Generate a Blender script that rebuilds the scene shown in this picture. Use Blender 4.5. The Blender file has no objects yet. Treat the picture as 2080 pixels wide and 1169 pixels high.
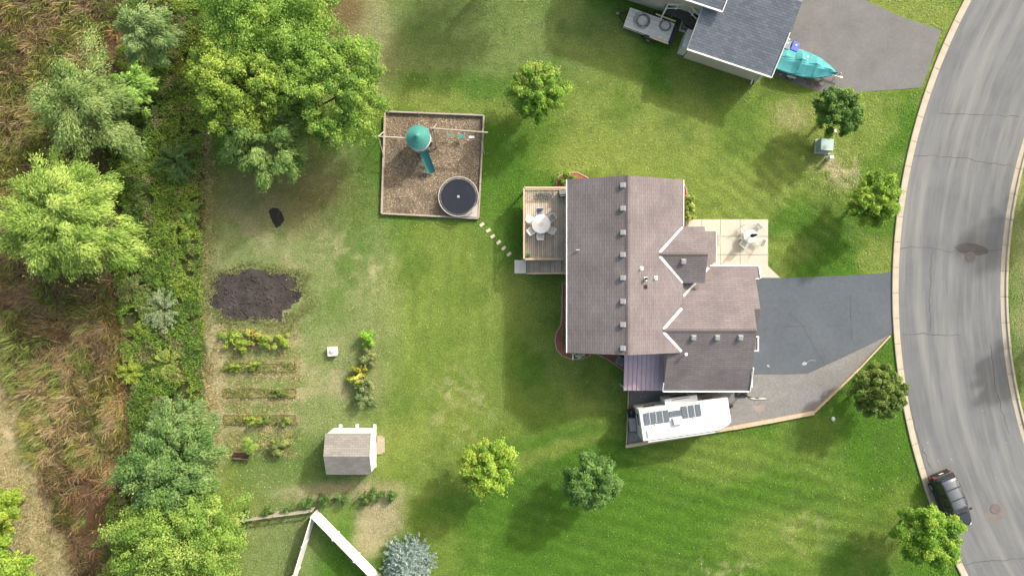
import bpy, math, random
import numpy as np
from mathutils import Vector, Matrix

random.seed(7)
rng = np.random.default_rng(7)
S = bpy.context.scene
COL = S.collection
R = math.radians
H = 56.0          # drone height in metres
M = 0.04          # metres per photograph pixel on the ground


def at(px, py, h=0.0):
    k = M * (H - h) / H
    return Vector(((px - 1040) * k, (584.5 - py) * k, h))


# ------------------------------------------------------------------ camera, sky, sun, exposure
cam = bpy.data.cameras.new('camera')
cam.sensor_fit = 'HORIZONTAL'
cam.angle = 2 * math.atan(1040 * M / H)
cam.clip_end = 2000
co = bpy.data.objects.new('camera', cam)
co.location = (0, 0, H)
COL.objects.link(co)
S.camera = co

SUN_EL = R(35)
SUN_DIR = Vector((0.68, 0.73, 0)).normalized()      # towards the sun, on the ground
w = bpy.data.worlds.new('World')
S.world = w
w.use_nodes = True
nt = w.node_tree
bg = nt.nodes['Background']
sky = nt.nodes.new('ShaderNodeTexSky')
sky.sky_type = 'NISHITA'
sky.sun_disc = False
sky.sun_elevation = SUN_EL
sky.sun_rotation = math.atan2(SUN_DIR.x, SUN_DIR.y)
sky.air_density = 2.0
sky.dust_density = 10.0
sky.ozone_density = 1.0
nt.links.new(sky.outputs[0], bg.inputs[0])
bg.inputs[1].default_value = 0.15
sl = bpy.data.lights.new('sun', 'SUN')
sl.energy = 2.4
sl.angle = R(2.5)
sl.color = (1.0, 0.995, 0.985)
so = bpy.data.objects.new('sun', sl)
so.rotation_euler = (-Vector((SUN_DIR.x * math.cos(SUN_EL), SUN_DIR.y * math.cos(SUN_EL), math.sin(SUN_EL)))).to_track_quat('-Z', 'Y').to_euler()
so.location = (30, 30, 80)
COL.objects.link(so)
S.view_settings.view_transform = 'Standard'
S.view_settings.look = 'None'
S.view_settings.gamma = 1
S.view_settings.exposure = 1.04
S.view_settings.use_curve_mapping = False


# ------------------------------------------------------------------ materials
MATS = {}


def newmat(name):
    m = bpy.data.materials.new(name)
    m.use_nodes = True
    n = m.node_tree
    b = n.nodes['Principled BSDF']
    return m, n, b


def mixc(n, fac, a, b, mode='MIX'):
    x = n.nodes.new('ShaderNodeMix')
    x.data_type = 'RGBA'
    x.blend_type = mode
    for i, v in ((0, fac), (6, a), (7, b)):
        if hasattr(v, 'is_linked'):
            n.links.new(v, x.inputs[i])
        elif i == 0:
            x.inputs[i].default_value = v
        else:
            x.inputs[i].default_value = (*v[:3], 1)
    return x.outputs[2]


def noise(n, scale, detail=4, rough=0.6, vec=None, dist=0.0):
    t = n.nodes.new('ShaderNodeTexNoise')
    t.inputs['Scale'].default_value = scale
    t.inputs['Detail'].default_value = detail
    t.inputs['Roughness'].default_value = rough
    t.inputs['Distortion'].default_value = dist
    if vec is None:
        c = n.nodes.new('ShaderNodeTexCoord')
        vec = c.outputs['Object']
    n.links.new(vec, t.inputs['Vector'])
    return t.outputs[0]


def ramp(n, src, p0, p1, c0=(0, 0, 0), c1=(1, 1, 1)):
    r = n.nodes.new('ShaderNodeValToRGB')
    r.color_ramp.elements[0].position = p0
    r.color_ramp.elements[1].position = p1
    r.color_ramp.elements[0].color = (*c0, 1)
    r.color_ramp.elements[1].color = (*c1, 1)
    n.links.new(src, r.inputs[0])
    return r.outputs[0]


def bump(n, b, src, strength=0.4, dist=0.02):
    x = n.nodes.new('ShaderNodeBump')
    x.inputs['Strength'].default_value = strength
    x.inputs['Distance'].default_value = dist
    n.links.new(src, x.inputs['Height'])
    n.links.new(x.outputs[0], b.inputs['Normal'])


def mat(name, col, rough=0.7, var=0.18, scale=3.0, col2=None, metal=0.0, bmp=0.0, bscale=30.0, fine=True, spec=0.3):
    """plain surface with large and fine colour variation"""
    if name in MATS:
        return MATS[name]
    m, n, b = newmat(name)
    b.inputs['Roughness'].default_value = rough
    b.inputs['Metallic'].default_value = metal
    b.inputs['Specular IOR Level'].default_value = spec
    c2 = col2 or tuple(c * (1 - var * 1.6) for c in col)
    f = ramp(n, noise(n, scale, 5, 0.65), 0.3, 0.72)
    c = mixc(n, f, col, c2)
    if fine:
        g = ramp(n, noise(n, scale * 9, 3, 0.7), 0.25, 0.8, (1 - var,) * 3, (1 + var * .6,) * 3)
        c = mixc(n, 1.0, c, g, 'MULTIPLY')
    n.links.new(c, b.inputs['Base Color'])
    if bmp:
        bump(n, b, noise(n, bscale, 3, 0.6), bmp, 0.02)
    MATS[name] = m
    return m


def leafmat(name, trans=0.42):
    if name in MATS:
        return MATS[name]
    m, n, b = newmat(name)
    a = n.nodes.new('ShaderNodeAttribute')
    a.attribute_name = 'tint'
    b.inputs['Roughness'].default_value = 0.55
    b.inputs['Specular IOR Level'].default_value = 0.25
    n.links.new(a.outputs['Color'], b.inputs['Base Color'])
    t = n.nodes.new('ShaderNodeBsdfTranslucent')
    n.links.new(a.outputs['Color'], t.inputs['Color'])
    mx = n.nodes.new('ShaderNodeMixShader')
    mx.inputs[0].default_value = trans
    n.links.new(b.outputs[0], mx.inputs[1])
    n.links.new(t.outputs[0], mx.inputs[2])
    n.links.new(mx.outputs[0], n.nodes['Material Output'].inputs[0])
    MATS[name] = m
    return m


def shingle(name, c1, c2, gap, along, row=0.165, width=0.62, stain=0.24):
    """asphalt shingles: courses stacked along x or y of the object"""
    m, n, b = newmat(name)
    tc = n.nodes.new('ShaderNodeTexCoord')
    mp = n.nodes.new('ShaderNodeMapping')
    mp.vector_type = 'POINT'
    sep = n.nodes.new('ShaderNodeSeparateXYZ')
    n.links.new(tc.outputs['Object'], sep.inputs[0])
    cmb = n.nodes.new('ShaderNodeCombineXYZ')
    if along == 'x':      # rows run along y, stack in x
        n.links.new(sep.outputs[1], cmb.inputs[0])
        n.links.new(sep.outputs[0], cmb.inputs[1])
    else:
        n.links.new(sep.outputs[0], cmb.inputs[0])
        n.links.new(sep.outputs[1], cmb.inputs[1])
    br = n.nodes.new('ShaderNodeTexBrick')
    n.links.new(cmb.outputs[0], br.inputs['Vector'])
    br.inputs['Scale'].default_value = 1.0
    br.inputs['Brick Width'].default_value = width
    br.inputs['Row Height'].default_value = row
    br.inputs['Mortar Size'].default_value = 0.016
    br.inputs['Mortar Smooth'].default_value = 0.4
    br.inputs['Bias'].default_value = 0.0
    br.inputs['Color1'].default_value = (*c1, 1)
    br.inputs['Color2'].default_value = (*c2, 1)
    br.inputs['Mortar'].default_value = (*gap, 1)
    g = ramp(n, noise(n, 38, 2, 0.6), 0.25, 0.8, (0.8,) * 3, (1.15,) * 3)
    c = mixc(n, 1.0, br.outputs[0], g, 'MULTIPLY')
    g2 = ramp(n, noise(n, 0.5, 5, 0.65), 0.3, 0.75, (1 - stain,) * 3, (1 + stain * .6,) * 3)
    c = mixc(n, 1.0, c, g2, 'MULTIPLY')
    n.links.new(c, b.inputs['Base Color'])
    b.inputs['Roughness'].default_value = 0.9
    b.inputs['Specular IOR Level'].default_value = 0.15
    bump(n, b, br.outputs[1], -0.5, 0.012)
    return m


# ------------------------------------------------------------------ mesh helpers
class MB:
    def __init__(s):
        s.v, s.f = [], []

    def add(s, vs, fs):
        o = len(s.v)
        s.v += [tuple(v) for v in vs]
        s.f += [tuple(i + o for i in f) for f in fs]
        return s

    def box(s, c, d, rz=0.0, mtx=None):
        hx, hy, hz = d[0] / 2, d[1] / 2, d[2] / 2
        vs = [Vector((x, y, z)) for z in (-hz, hz) for y in (-hy, hy) for x in (-hx, hx)]
        m = mtx if mtx is not None else Matrix.Rotation(rz, 3, 'Z')
        vs = [m @ v + Vector(c) for v in vs]
        return s.add(vs, [(0, 2, 3, 1), (4, 5, 7, 6), (0, 1, 5, 4), (2, 6, 7, 3), (0, 4, 6, 2), (1, 3, 7, 5)])

    def beam(s, a, b, wd, ht):
        """square bar between two points"""
        a, b = Vector(a), Vector(b)
        d = b - a
        q = d.to_track_quat('X', 'Z').to_matrix()
        return s.box((a + b) / 2, (d.length, wd, ht), mtx=q)

    def prism(s, poly, z0, z1):
        n = len(poly)
        ar = sum(poly[i][0] * poly[(i + 1) % n][1] - poly[(i + 1) % n][0] * poly[i][1] for i in range(n))
        if ar < 0:
            poly = poly[::-1]
        vs = [(p[0], p[1], z0) for p in poly] + [(p[0], p[1], z1) for p in poly]
        fs = [tuple(range(n))[::-1], tuple(range(n, 2 * n))] + [(i, (i + 1) % n, n + (i + 1) % n, n + i) for i in range(n)]
        return s.add(vs, fs)

    def slab(s, pts, t):
        """planar polygon in 3D, thickened downwards by t"""
        pts = [Vector(p) for p in pts]
        n = len(pts)
        nz = sum(pts[i].x * pts[(i + 1) % n].y - pts[(i + 1) % n].x * pts[i].y for i in range(n))
        if nz < 0:
            pts = pts[::-1]
        vs = [p - Vector((0, 0, t)) for p in pts] + pts
        fs = [tuple(range(n))[::-1], tuple(range(n, 2 * n))] + [(i, (i + 1) % n, n + (i + 1) % n, n + i) for i in range(n)]
        return s.add(vs, fs)

    def tube(s, pts, rad, n=8, cap=True):
        pts = [Vector(p) for p in pts]
        rs = rad if isinstance(rad, (list, tuple)) else [rad] * len(pts)
        o = len(s.v)
        up = Vector((0, 0, 1))
        for i, p in enumerate(pts):
            d = (pts[min(i + 1, len(pts) - 1)] - pts[max(i - 1, 0)]).normalized()
            a = d.cross(up)
            if a.length < 1e-3:
                a = d.cross(Vector((1, 0, 0)))
            a.normalize()
            b = d.cross(a).normalized()
            for k in range(n):
                t = 2 * math.pi * k / n
                s.v.append(tuple(p + (a * math.cos(t) + b * math.sin(t)) * rs[i]))
        for i in range(len(pts) - 1):
            for k in range(n):
                k2 = (k + 1) % n
                s.f.append((o + i * n + k, o + i * n + k2, o + (i + 1) * n + k2, o + (i + 1) * n + k))
        if cap:
            s.f.append(tuple(o + k for k in range(n))[::-1])
            e = o + (len(pts) - 1) * n
            s.f.append(tuple(e + k for k in range(n)))
        return s

    def lathe(s, prof, c=(0, 0, 0), n=24, closed_top=True):
        o = len(s.v)
        for r_, z in prof:
            for k in range(n):
                t = 2 * math.pi * k / n
                s.v.append((c[0] + r_ * math.cos(t), c[1] + r_ * math.sin(t), c[2] + z))
        for i in range(len(prof) - 1):
            for k in range(n):
                k2 = (k + 1) % n
                s.f.append((o + i * n + k, o + i * n + k2, o + (i + 1) * n + k2, o + (i + 1) * n + k))
        if closed_top:
            e = o + (len(prof) - 1) * n
            s.f.append(tuple(e + k for k in range(n)))
        return s

    def loft(s, secs, cap=True):
        """closed cross-sections of equal length"""
        o = len(s.v)
        n = len(secs[0])
        for sc in secs:
            s.v += [tuple(p) for p in sc]
        for i in range(len(secs) - 1):
            for k in range(n):
                k2 = (k + 1) % n
                s.f.append((o + i * n + k, o + i * n + k2, o + (i + 1) * n + k2, o + (i + 1) * n + k))
        if cap:
            s.f.append(tuple(o + k for k in range(n))[::-1])
            e = o + (len(secs) - 1) * n
            s.f.append(tuple(e + k for k in range(n)))
        return s

    def mesh(s, name):
        me = bpy.data.meshes.new(name)
        me.from_pydata(s.v, [], s.f)
        me.update()
        return me

    def build(s, name, m, parent=None, smooth=False, bevel=0.0, world=False, fix=True):
        if world and parent is not None:
            l = parent.location
            s.v = [(v[0] - l.x, v[1] - l.y, v[2] - l.z) for v in s.v]
        me = s.mesh(name)
        if fix:
            import bmesh
            bm = bmesh.new()
            bm.from_mesh(me)
            bmesh.ops.recalc_face_normals(bm, faces=bm.faces)
            bm.to_mesh(me)
            bm.free()
        me.materials.append(m)
        if smooth:
            for p in me.polygons:
                p.use_smooth = True
        o = bpy.data.objects.new(name, me)
        COL.objects.link(o)
        if parent is not None:
            o.parent = parent
        if bevel:
            md = o.modifiers.new('bevel', 'BEVEL')
            md.width = bevel
            md.segments = 2
            md.limit_method = 'ANGLE'
            md.angle_limit = R(35)
        return o


def tag(o, label, cat, group=None, kind=None):
    o['label'] = label
    o['category'] = cat
    if group:
        o['group'] = group
    if kind:
        o['kind'] = kind
    return o


def thing(name, label, cat, loc=(0, 0, 0), rz=0.0, group=None):
    o = bpy.data.objects.new(name, None)
    o.empty_display_size = 0.2
    o.location = loc
    o.rotation_euler = (0, 0, rz)
    COL.objects.link(o)
    return tag(o, label, cat, group)


def dup(root, loc, rz, label):
    r = root.copy()
    COL.objects.link(r)
    r.location = loc
    r.rotation_euler = (0, 0, rz)
    r['label'] = label
    for ch in list(root.children):
        c = ch.copy()
        COL.objects.link(c)
        c.parent = r
        for g in list(ch.children):
            d = g.copy()
            COL.objects.link(d)
            d.parent = c
    return r


# ------------------------------------------------------------------ smooth noise for layout
def vnoise(x, y, seed):
    r_ = np.random.default_rng(seed)
    T = r_.random((256, 256))
    xi = np.floor(x).astype(int)
    yi = np.floor(y).astype(int)
    fx = x - xi
    fy = y - yi
    fx = fx * fx * (3 - 2 * fx)
    fy = fy * fy * (3 - 2 * fy)
    a = T[xi % 256, yi % 256]
    b = T[(xi + 1) % 256, yi % 256]
    c = T[xi % 256, (yi + 1) % 256]
    d = T[(xi + 1) % 256, (yi + 1) % 256]
    return (a * (1 - fx) + b * fx) * (1 - fy) + (c * (1 - fx) + d * fx) * fy


def fbm(x, y, seed, oct=4):
    s, a, t = 0, 1, 0
    for i in range(oct):
        s = s + a * vnoise(x * 2 ** i + 17.3 * i, y * 2 ** i + 9.1 * i, seed + i)
        t += a
        a *= 0.55
    return s / t


def smooth(a, b, x):
    t = np.clip((x - a) / (b - a), 0, 1)
    return t * t * (3 - 2 * t)


# ------------------------------------------------------------------ ground: one sheet with the lawn's own colours
def axis(lo, hi, step, far):
    a = list(np.arange(lo, hi + 1e-6, step))
    out, d, p = [], step * 2, lo
    while p > -far:
        p -= d
        d *= 1.5
        out.append(p)
    out2, d, p = [], step * 2, hi
    while p < far:
        p += d
        d *= 1.5
        out2.append(p)
    return np.array(out[::-1] + a + out2)


VIV = np.array((0.060, 0.142, 0.016))
YEL = np.array((0.180, 0.232, 0.054))
DUL = np.array((0.182, 0.226, 0.092))
TAN = np.array((0.335, 0.300, 0.185))
BRN = np.array((0.135, 0.095, 0.052))
DRK = np.array((0.060, 0.120, 0.022))


def blob(X, Y, cx, cy, rx, ry, rot=0, soft=0.5):
    c, s_ = math.cos(R(rot)), math.sin(R(rot))
    dx, dy = X - cx, Y - cy
    u = (dx * c + dy * s_) / rx
    v = (-dx * s_ + dy * c) / ry
    return 1 - smooth(1 - soft, 1 + soft, np.sqrt(u * u + v * v))


def reed_edge(Y):
    """right edge (in photograph pixels) of the reed bed at each height of the picture"""
    return np.interp(Y, [-300, 0, 100, 200, 320, 500, 620, 760, 900, 960, 1040, 1100, 1500],
                     [255, 255, 250, 210, 215, 235, 242, 262, 268, 250, 215, 200, 190])


def path_edge(Y):
    """right edge of the dry mown path in the bottom left corner"""
    return np.interp(Y, [-300, 700, 780, 900, 1000, 1100, 1169, 1400], [-200, -60, 20, 55, 95, 130, 150, 170])


def ground_colour(X, Y):
    X = X + 16 * (fbm(X / 40, Y / 40, 3) - .5) * 2
    Y = Y + 16 * (fbm(X / 40, Y / 40, 5) - .5) * 2
    n1 = fbm(X / 150, Y / 150, 11)
    n2 = fbm(X / 46, Y / 46, 21)
    n3 = fbm(X / 15, Y / 15, 31)
    col = VIV[None] * np.ones((X.size, 3))

    def mix(c, f):
        nonlocal col
        f = np.clip(f, 0, 1)[:, None]
        col = col * (1 - f) + np.asarray(c)[None] * f
    # broad tones
    mix(YEL, smooth(0.42, 0.68, n1) * 0.70)
    mix(YEL, blob(X, Y, 900, 680, 150, 260, 0, .45) * (0.55 + 0.6 * (n2 - .4)))
    mix(YEL, blob(X, Y, 1400, 300, 330, 90, 12, .6) * .45)
    mix(YEL, blob(X, Y, 1180, 330, 90, 40, 0, .6) * .55)
    mix(VIV, blob(X, Y, 1330, 1060, 420, 190, 0, .3) * .85)
    mix(DUL, blob(X, Y, 930, 70, 300, 110, 0, .5) * .55)
    mix(YEL, blob(X, Y, 920, 215, 190, 26, 3, .5) * .6)
    mix(VIV, blob(X, Y, 900, 170, 190, 22, 3, .5) * .6)
    mix(TAN, blob(X, Y, 740, 70, 60, 130, 0, .6) * .45)
    mix(BRN, blob(X, Y, 690, 25, 50, 60, 0, .5) * .8)
    mix(DUL, blob(X, Y, 610, 640, 190, 420, 0, .25) * .8)
    mix(TAN, blob(X, Y, 560, 480, 120, 110, 0, .5) * smooth(.35, .75, n2) * .55)
    mix(BRN, blob(X, Y, 560, 390, 190, 70, 0, .5) * .42)
    mix(BRN, blob(X, Y, 660, 420, 90, 50, -20, .5) * .3)
    mix(TAN, blob(X, Y, 715, 520, 70, 60, 60, .6) * smooth(.45, .75, n3) * .6)
    mix(VIV, blob(X, Y, 680, 540, 60, 110, 0, .6) * smooth(.4, .7, n2) * .6)
    mix(VIV, blob(X, Y, 730, 420, 40, 120, 10, .6) * .45)
    mix(TAN, blob(X, Y, 436, 760, 26, 190, 0, .5) * .75)
    mix(TAN, blob(X, Y, 530, 775, 95, 150, 0, .35) * smooth(.3, .62, 0.5 + 0.35 * np.sin(Y / 55 * 2 * math.pi - 2.2) + .5 * (n3 - .5)) * .75)
    mix(TAN, blob(X, Y, 690, 760, 60, 60, 0, .7) * smooth(.5, .72, n2) * .6)
    mix(TAN, blob(X, Y, 690, 1000, 110, 22, -4, .6) * .75)
    mix(TAN, blob(X, Y, 768, 1065, 40, 70, 25, .5) * .85)
    mix(VIV, blob(X, Y, 600, 930, 110, 50, 0, .6) * .5)
    mix(DUL, blob(X, Y, 570, 1110, 90, 80, 0, .4) * .7)
    mix(VIV, blob(X, Y, 680, 1130, 40, 60, 0, .6) * .5)
    mix(YEL, blob(X, Y, 1000, 850, 190, 60, -10, .6) * .45)
    mix(YEL, blob(X, Y, 1080, 930, 160, 16, -18, .6) * .65)
    mix(TAN, blob(X, Y, 935, 820, 60, 60, 0, .8) * smooth(.45, .75, n3) * .5)
    mix(TAN, blob(X, Y, 1700, 345, 42, 36, 0, .6) * smooth(.35, .7, n3) * .9)
    mix(YEL, blob(X, Y, 1610, 250, 60, 34, 0, .6) * .8)
    mix(TAN, blob(X, Y, 1610, 235, 40, 20, 10, .6) * .4)
    mix(TAN, blob(X, Y, 1640, 1080, 45, 40, 0, .7) * smooth(.45, .72, n3) * .55)
    mix(TAN, blob(X, Y, 1480, 1150, 60, 30, 0, .7) * smooth(.45, .72, n3) * .5)
    mix(YEL, blob(X, Y, 1580, 1090, 110, 60, 0, .6) * .45)
    mix(YEL, blob(X, Y, 1450, 930, 120, 50, 0, .6) * .4)
    mix(YEL, blob(X, Y, 1840, 20, 110, 45, 10, .5) * .8)
    mix(TAN, blob(X, Y, 2090, 560, 40, 300, 0, .5) * .35)
    mix(DRK, smooth(.55, .78, fbm(X / 60, Y / 60, 77)) * .45 * (X > 640))
    # wheel tracks of the mower
    u = X * math.sin(R(14)) - Y * math.cos(R(14))
    st = 0.5 + 0.5 * np.sin(u / 30 * 2 * math.pi)
    col *= (1 + (st - .5) * .26 * (.3 + 1.3 * n1) * blob(X, Y, 1380, 1050, 420, 190, 0, .3))[:, None]
    st = 0.5 + 0.5 * np.sin(X / 34 * 2 * math.pi)
    col *= (1 + (st - .5) * .08 * (.4 + 1.2 * n2) * blob(X, Y, 900, 660, 160, 300, 0, .3))[:, None]
    u = X * math.sin(R(40)) - Y * math.cos(R(40))
    st = 0.5 + 0.5 * np.sin(u / 26 * 2 * math.pi)
    col *= (1 + (st - .5) * .26 * blob(X, Y, 1600, 420, 200, 160, 0, .4))[:, None]
    # wild strip and reed bed
    wild = 1 - smooth(412, 428, X + 8 * (n3 - .5) - np.interp(Y, [0, 60, 300, 1169], [-20, 0, 0, 0]))
    wild = wild * (1 - smooth(1000, 1060, Y) * smooth(330, 420, X))
    mix((0.060, 0.075, 0.026), wild)
    reed = 1 - smooth(-14, 14, X - reed_edge(Y) + 30 * (n3 - .5))
    mix((0.105, 0.072, 0.045), reed * .9)
    mix((0.12, 0.075, 0.047), blob(X, Y, 190, 1040, 46, 90, 5, .3) * .95)
    mix((0.11, 0.065, 0.042), blob(X, Y, 235, 90, 36, 60, 10, .5) * .8)
    pth = 1 - smooth(-14, 22, X - path_edge(Y) + 34 * (n3 - .5))
    mix(np.array((0.40, 0.34, 0.20)), pth * .95)
    mix(DUL, pth * smooth(.5, .7, n2) * .5)
    col *= (0.88 + 0.24 * n3)[:, None]
    return col


def make_ground():
    xs = axis(-47, 47, 0.2, 420)
    ys = axis(-28, 28, 0.2, 420)
    XX, YY = np.meshgrid(xs, ys)
    n, m_ = len(xs), len(ys)
    V = np.stack([XX.ravel(), YY.ravel(), np.zeros(XX.size)], 1)
    i = np.arange(n * m_).reshape(m_, n)
    F = np.stack([i[:-1, :-1].ravel(), i[:-1, 1:].ravel(), i[1:, 1:].ravel(), i[1:, :-1].ravel()], 1)
    me = bpy.data.meshes.new('ground')
    me.vertices.add(len(V))
    me.vertices.foreach_set('co', V.ravel())
    me.loops.add(F.size)
    me.loops.foreach_set('vertex_index', F.ravel().astype(np.int32))
    me.polygons.add(len(F))
    me.polygons.foreach_set('loop_start', np.arange(0, F.size, 4).astype(np.int32))
    me.update()
    X = np.clip(V[:, 0] / M + 1040, -400, 2500)
    Y = np.clip(584.5 - V[:, 1] / M, -400, 1600)
    c = ground_colour(X, Y)
    at_ = me.attributes.new('tint', 'FLOAT_COLOR', 'POINT')
    at_.data.foreach_set('color', np.concatenate([c, np.ones((len(c), 1))], 1).ravel())
    m, nn, b = newmat('lawn_grass')
    a = nn.nodes.new('ShaderNodeAttribute')
    a.attribute_name = 'tint'
    g = ramp(nn, noise(nn, 1.3, 6, 0.72), 0.30, 0.70, (0.80, 0.82, 0.76), (1.17, 1.14, 1.22))
    cc = mixc(nn, 1.0, a.outputs['Color'], g, 'MULTIPLY')
    g = ramp(nn, noise(nn, 7.5, 4, 0.75), 0.28, 0.74, (0.55, 0.58, 0.52), (1.45, 1.40, 1.48))
    cc = mixc(nn, 1.0, cc, g, 'MULTIPLY')
    sp = ramp(nn, noise(nn, 3.2, 6, 0.8, dist=0.6), 0.60, 0.76)
    cc = mixc(nn, sp, cc, mixc(nn, 0.28, cc, (0.26, 0.27, 0.11)))
    nn.links.new(cc, b.inputs['Base Color'])
    b.inputs['Roughness'].default_value = 0.95
    b.inputs['Specular IOR Level'].default_value = 0.05
    bump(nn, b, noise(nn, 9, 5, 0.8), 1.0, 0.14)
    me.materials.append(m)
    o = bpy.data.objects.new('ground', me)
    COL.objects.link(o)
    tag(o, 'patchy green mown lawn and meadow ground around the houses', 'lawn', kind='structure')


make_ground()


def sheet(name, poly, z, m, label, cat, jitter=0.0, kind='structure', sub=0):
    """flat sheet from a pixel outline; its edge can be ragged"""
    pts = []
    n = len(poly)
    for i in range(n):
        a, b = Vector(poly[i]), Vector(poly[(i + 1) % n])
        k = max(1, int((b - a).length / sub)) if sub else 1
        for j in range(k):
            p = a.lerp(b, j / k)
            if jitter:
                p = p + Vector((random.uniform(-1, 1), random.uniform(-1, 1))) * jitter
            pts.append(p)
    w_ = [at(p[0], p[1]) for p in pts]
    mb = MB()
    mb.add([(p.x, p.y, z) for p in w_], [tuple(range(len(w_)))])
    o = mb.build(name, m, fix=False)
    if o.data.polygons[0].normal.z < 0:
        o.data.flip_normals()
    tag(o, label, cat, kind=kind)
    return o


# ------------------------------------------------------------------ road and kerbs (an arc round a centre to the right)
RC = Vector((81.24, -0.22, 0))
RO, RI = 50.4, 41.0      # back of the two kerbs


def make_road():
    m, n, b = newmat('road_asphalt')
    tc = n.nodes.new('ShaderNodeTexCoord')
    sep = n.nodes.new('ShaderNodeSeparateXYZ')
    n.links.new(tc.outputs['Object'], sep.inputs[0])

    def mth(op, a, b_=None):
        x = n.nodes.new('ShaderNodeMath')
        x.operation = op
        for i, v in enumerate((a, b_)):
            if v is None:
                continue
            if hasattr(v, 'is_linked'):
                n.links.new(v, x.inputs[i])
            else:
                x.inputs[i].default_value = v
        return x.outputs[0]
    rad = mth('SQRT', mth('ADD', mth('MULTIPLY', sep.outputs[0], sep.outputs[0]), mth('MULTIPLY', sep.outputs[1], sep.outputs[1])))
    ang = mth('MULTIPLY', mth('ARCTAN2', sep.outputs[1], mth('MULTIPLY', sep.outputs[0], -1)), 46.0)
    cmb = n.nodes.new('ShaderNodeCombineXYZ')
    n.links.new(rad, cmb.inputs[0])
    n.links.new(mth('MULTIPLY', ang, 0.07), cmb.inputs[1])
    base = mixc(n, ramp(n, noise(n, 0.35, 5, 0.6), 0.3, 0.7), (0.104, 0.112, 0.124), (0.130, 0.139, 0.152))
    st = ramp(n, noise(n, 1.15, 3, 0.5, cmb.outputs[0]), 0.44, 0.70)
    c = mixc(n, st, base, (0.170, 0.178, 0.181))
    st2 = ramp(n, noise(n, 6.0, 3, 0.6, cmb.outputs[0]), 0.3, 0.75, (0.90,) * 3, (1.07,) * 3)
    c = mixc(n, 1.0, c, st2, 'MULTIPLY')
    fi = ramp(n, noise(n, 14, 4, 0.75), 0.25, 0.8, (0.82,) * 3, (1.14,) * 3)
    c = mixc(n, 1.0, c, fi, 'MULTIPLY')
    n.links.new(c, b.inputs['Base Color'])
    b.inputs['Roughness'].default_value = 0.9
    b.inputs['Specular IOR Level'].default_value = 0.2
    bump(n, b, noise(n, 45, 3, 0.7), 0.35, 0.01)
    mb = MB()
    N = 140
    vs, fs = [], []
    for i in range(N + 1):
        t = math.pi - R(62) + R(124) * i / N
        for r_ in (RI + .55, (RO + RI) / 2, RO - .55):
            vs.append((r_ * math.cos(t), r_ * math.sin(t), 0.006))
    for i in range(N):
        for k in range(2):
            fs.append((i * 3 + k, i * 3 + k + 1, (i + 1) * 3 + k + 1, (i + 1) * 3 + k))
    mb.add(vs, fs)
    o = mb.build('road', m, fix=False)
    if o.data.polygons[0].normal.z < 0:
        o.data.flip_normals()
    o.location = RC
    tag(o, 'curved grey asphalt road with pale wheel streaks along the right side', 'road', kind='structure')
    return o


road = make_road()
tar = mat('tar_seal', (0.078, 0.077, 0.078), 0.7, 0.3, 4)


def ribbon(px, width, z, m, name, parent, wob=0.05, step=0.35):
    pts = [at(*p) for p in px]
    line = []
    for a, b in zip(pts, pts[1:]):
        k = max(2, int((b - a).length / step))
        for j in range(k):
            line.append(a.lerp(b, j / k))
    line.append(pts[-1])
    line = [p + Vector((random.gauss(0, wob), random.gauss(0, wob), 0)) for p in line]
    vs, fs = [], []
    for i, p in enumerate(line):
        d = (line[min(i + 1, len(line) - 1)] - line[max(0, i - 1)]).normalized()
        s_ = Vector((-d.y, d.x, 0)) * width * random.uniform(.3, .75)
        vs += [(*(p + s_).xy, z), (*(p - s_).xy, z)]
    for i in range(len(line) - 1):
        fs.append((2 * i, 2 * i + 1, 2 * i + 3, 2 * i + 2))
    mb = MB()
    mb.add(vs, fs)
    o = mb.build(name, m, parent, world=True, fix=False)
    for p in o.data.polygons:
        if p.normal.z < 0:
            o.data.flip_normals()
        break
    return o


for line in ([(1832, 318), (1900, 316), (1960, 322), (2010, 332), (2058, 336)],
             [(1829, 502), (1880, 503), (1930, 510), (1985, 512), (2041, 505)],
             [(1832, 680), (1875, 678), (1915, 681), (1952, 679)],
             [(1889, 545), (1888, 600), (1889, 676)],
             [(1893, 500), (1890, 545)],
             [(1905, 230), (1990, 233), (2070, 236)],
             [(1842, 806), (1862, 880), (1888, 950)],
             [(2012, 700), (2022, 790), (2050, 880)],
             [(1924, 1155), (1990, 1140), (2080, 1132)]):
    ribbon(line, 0.042, 0.011, tar, 'crack_seal', road)
patch = mat('road_patch', (0.092, 0.092, 0.095), 0.85, 0.2, 2)
patch2 = mat('road_patch_pink', (0.142, 0.134, 0.132), 0.85, 0.15, 2)


def disc(name, px, py, rx, ry, z, m, parent, rot=0, rough=0.0, n=40):
    c = at(px, py)
    pts = []
    for k in range(n):
        t = 2 * math.pi * k / n
        q = 1 + rough * (random.random() - .5)
        x, y = rx * M * math.cos(t) * q, ry * M * math.sin(t) * q
        pts.append((c.x + x * math.cos(rot) - y * math.sin(rot), c.y + x * math.sin(rot) + y * math.cos(rot), z))
    mb = MB()
    mb.add(pts, [tuple(range(n))])
    return mb.build(name, m, parent, world=True, fix=False)


disc('tar_patch', 1974, 506, 34, 12, 0.0105, patch, road, R(-8), .14)
disc('tar_patch', 2023, 1042, 24, 18, 0.0105, patch2, road, R(20), .12)

kerbm = mat('kerb_concrete', (0.37, 0.33, 0.27), 0.85, 0.16, 1.2, col2=(0.30, 0.27, 0.225), bmp=0.2)


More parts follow.
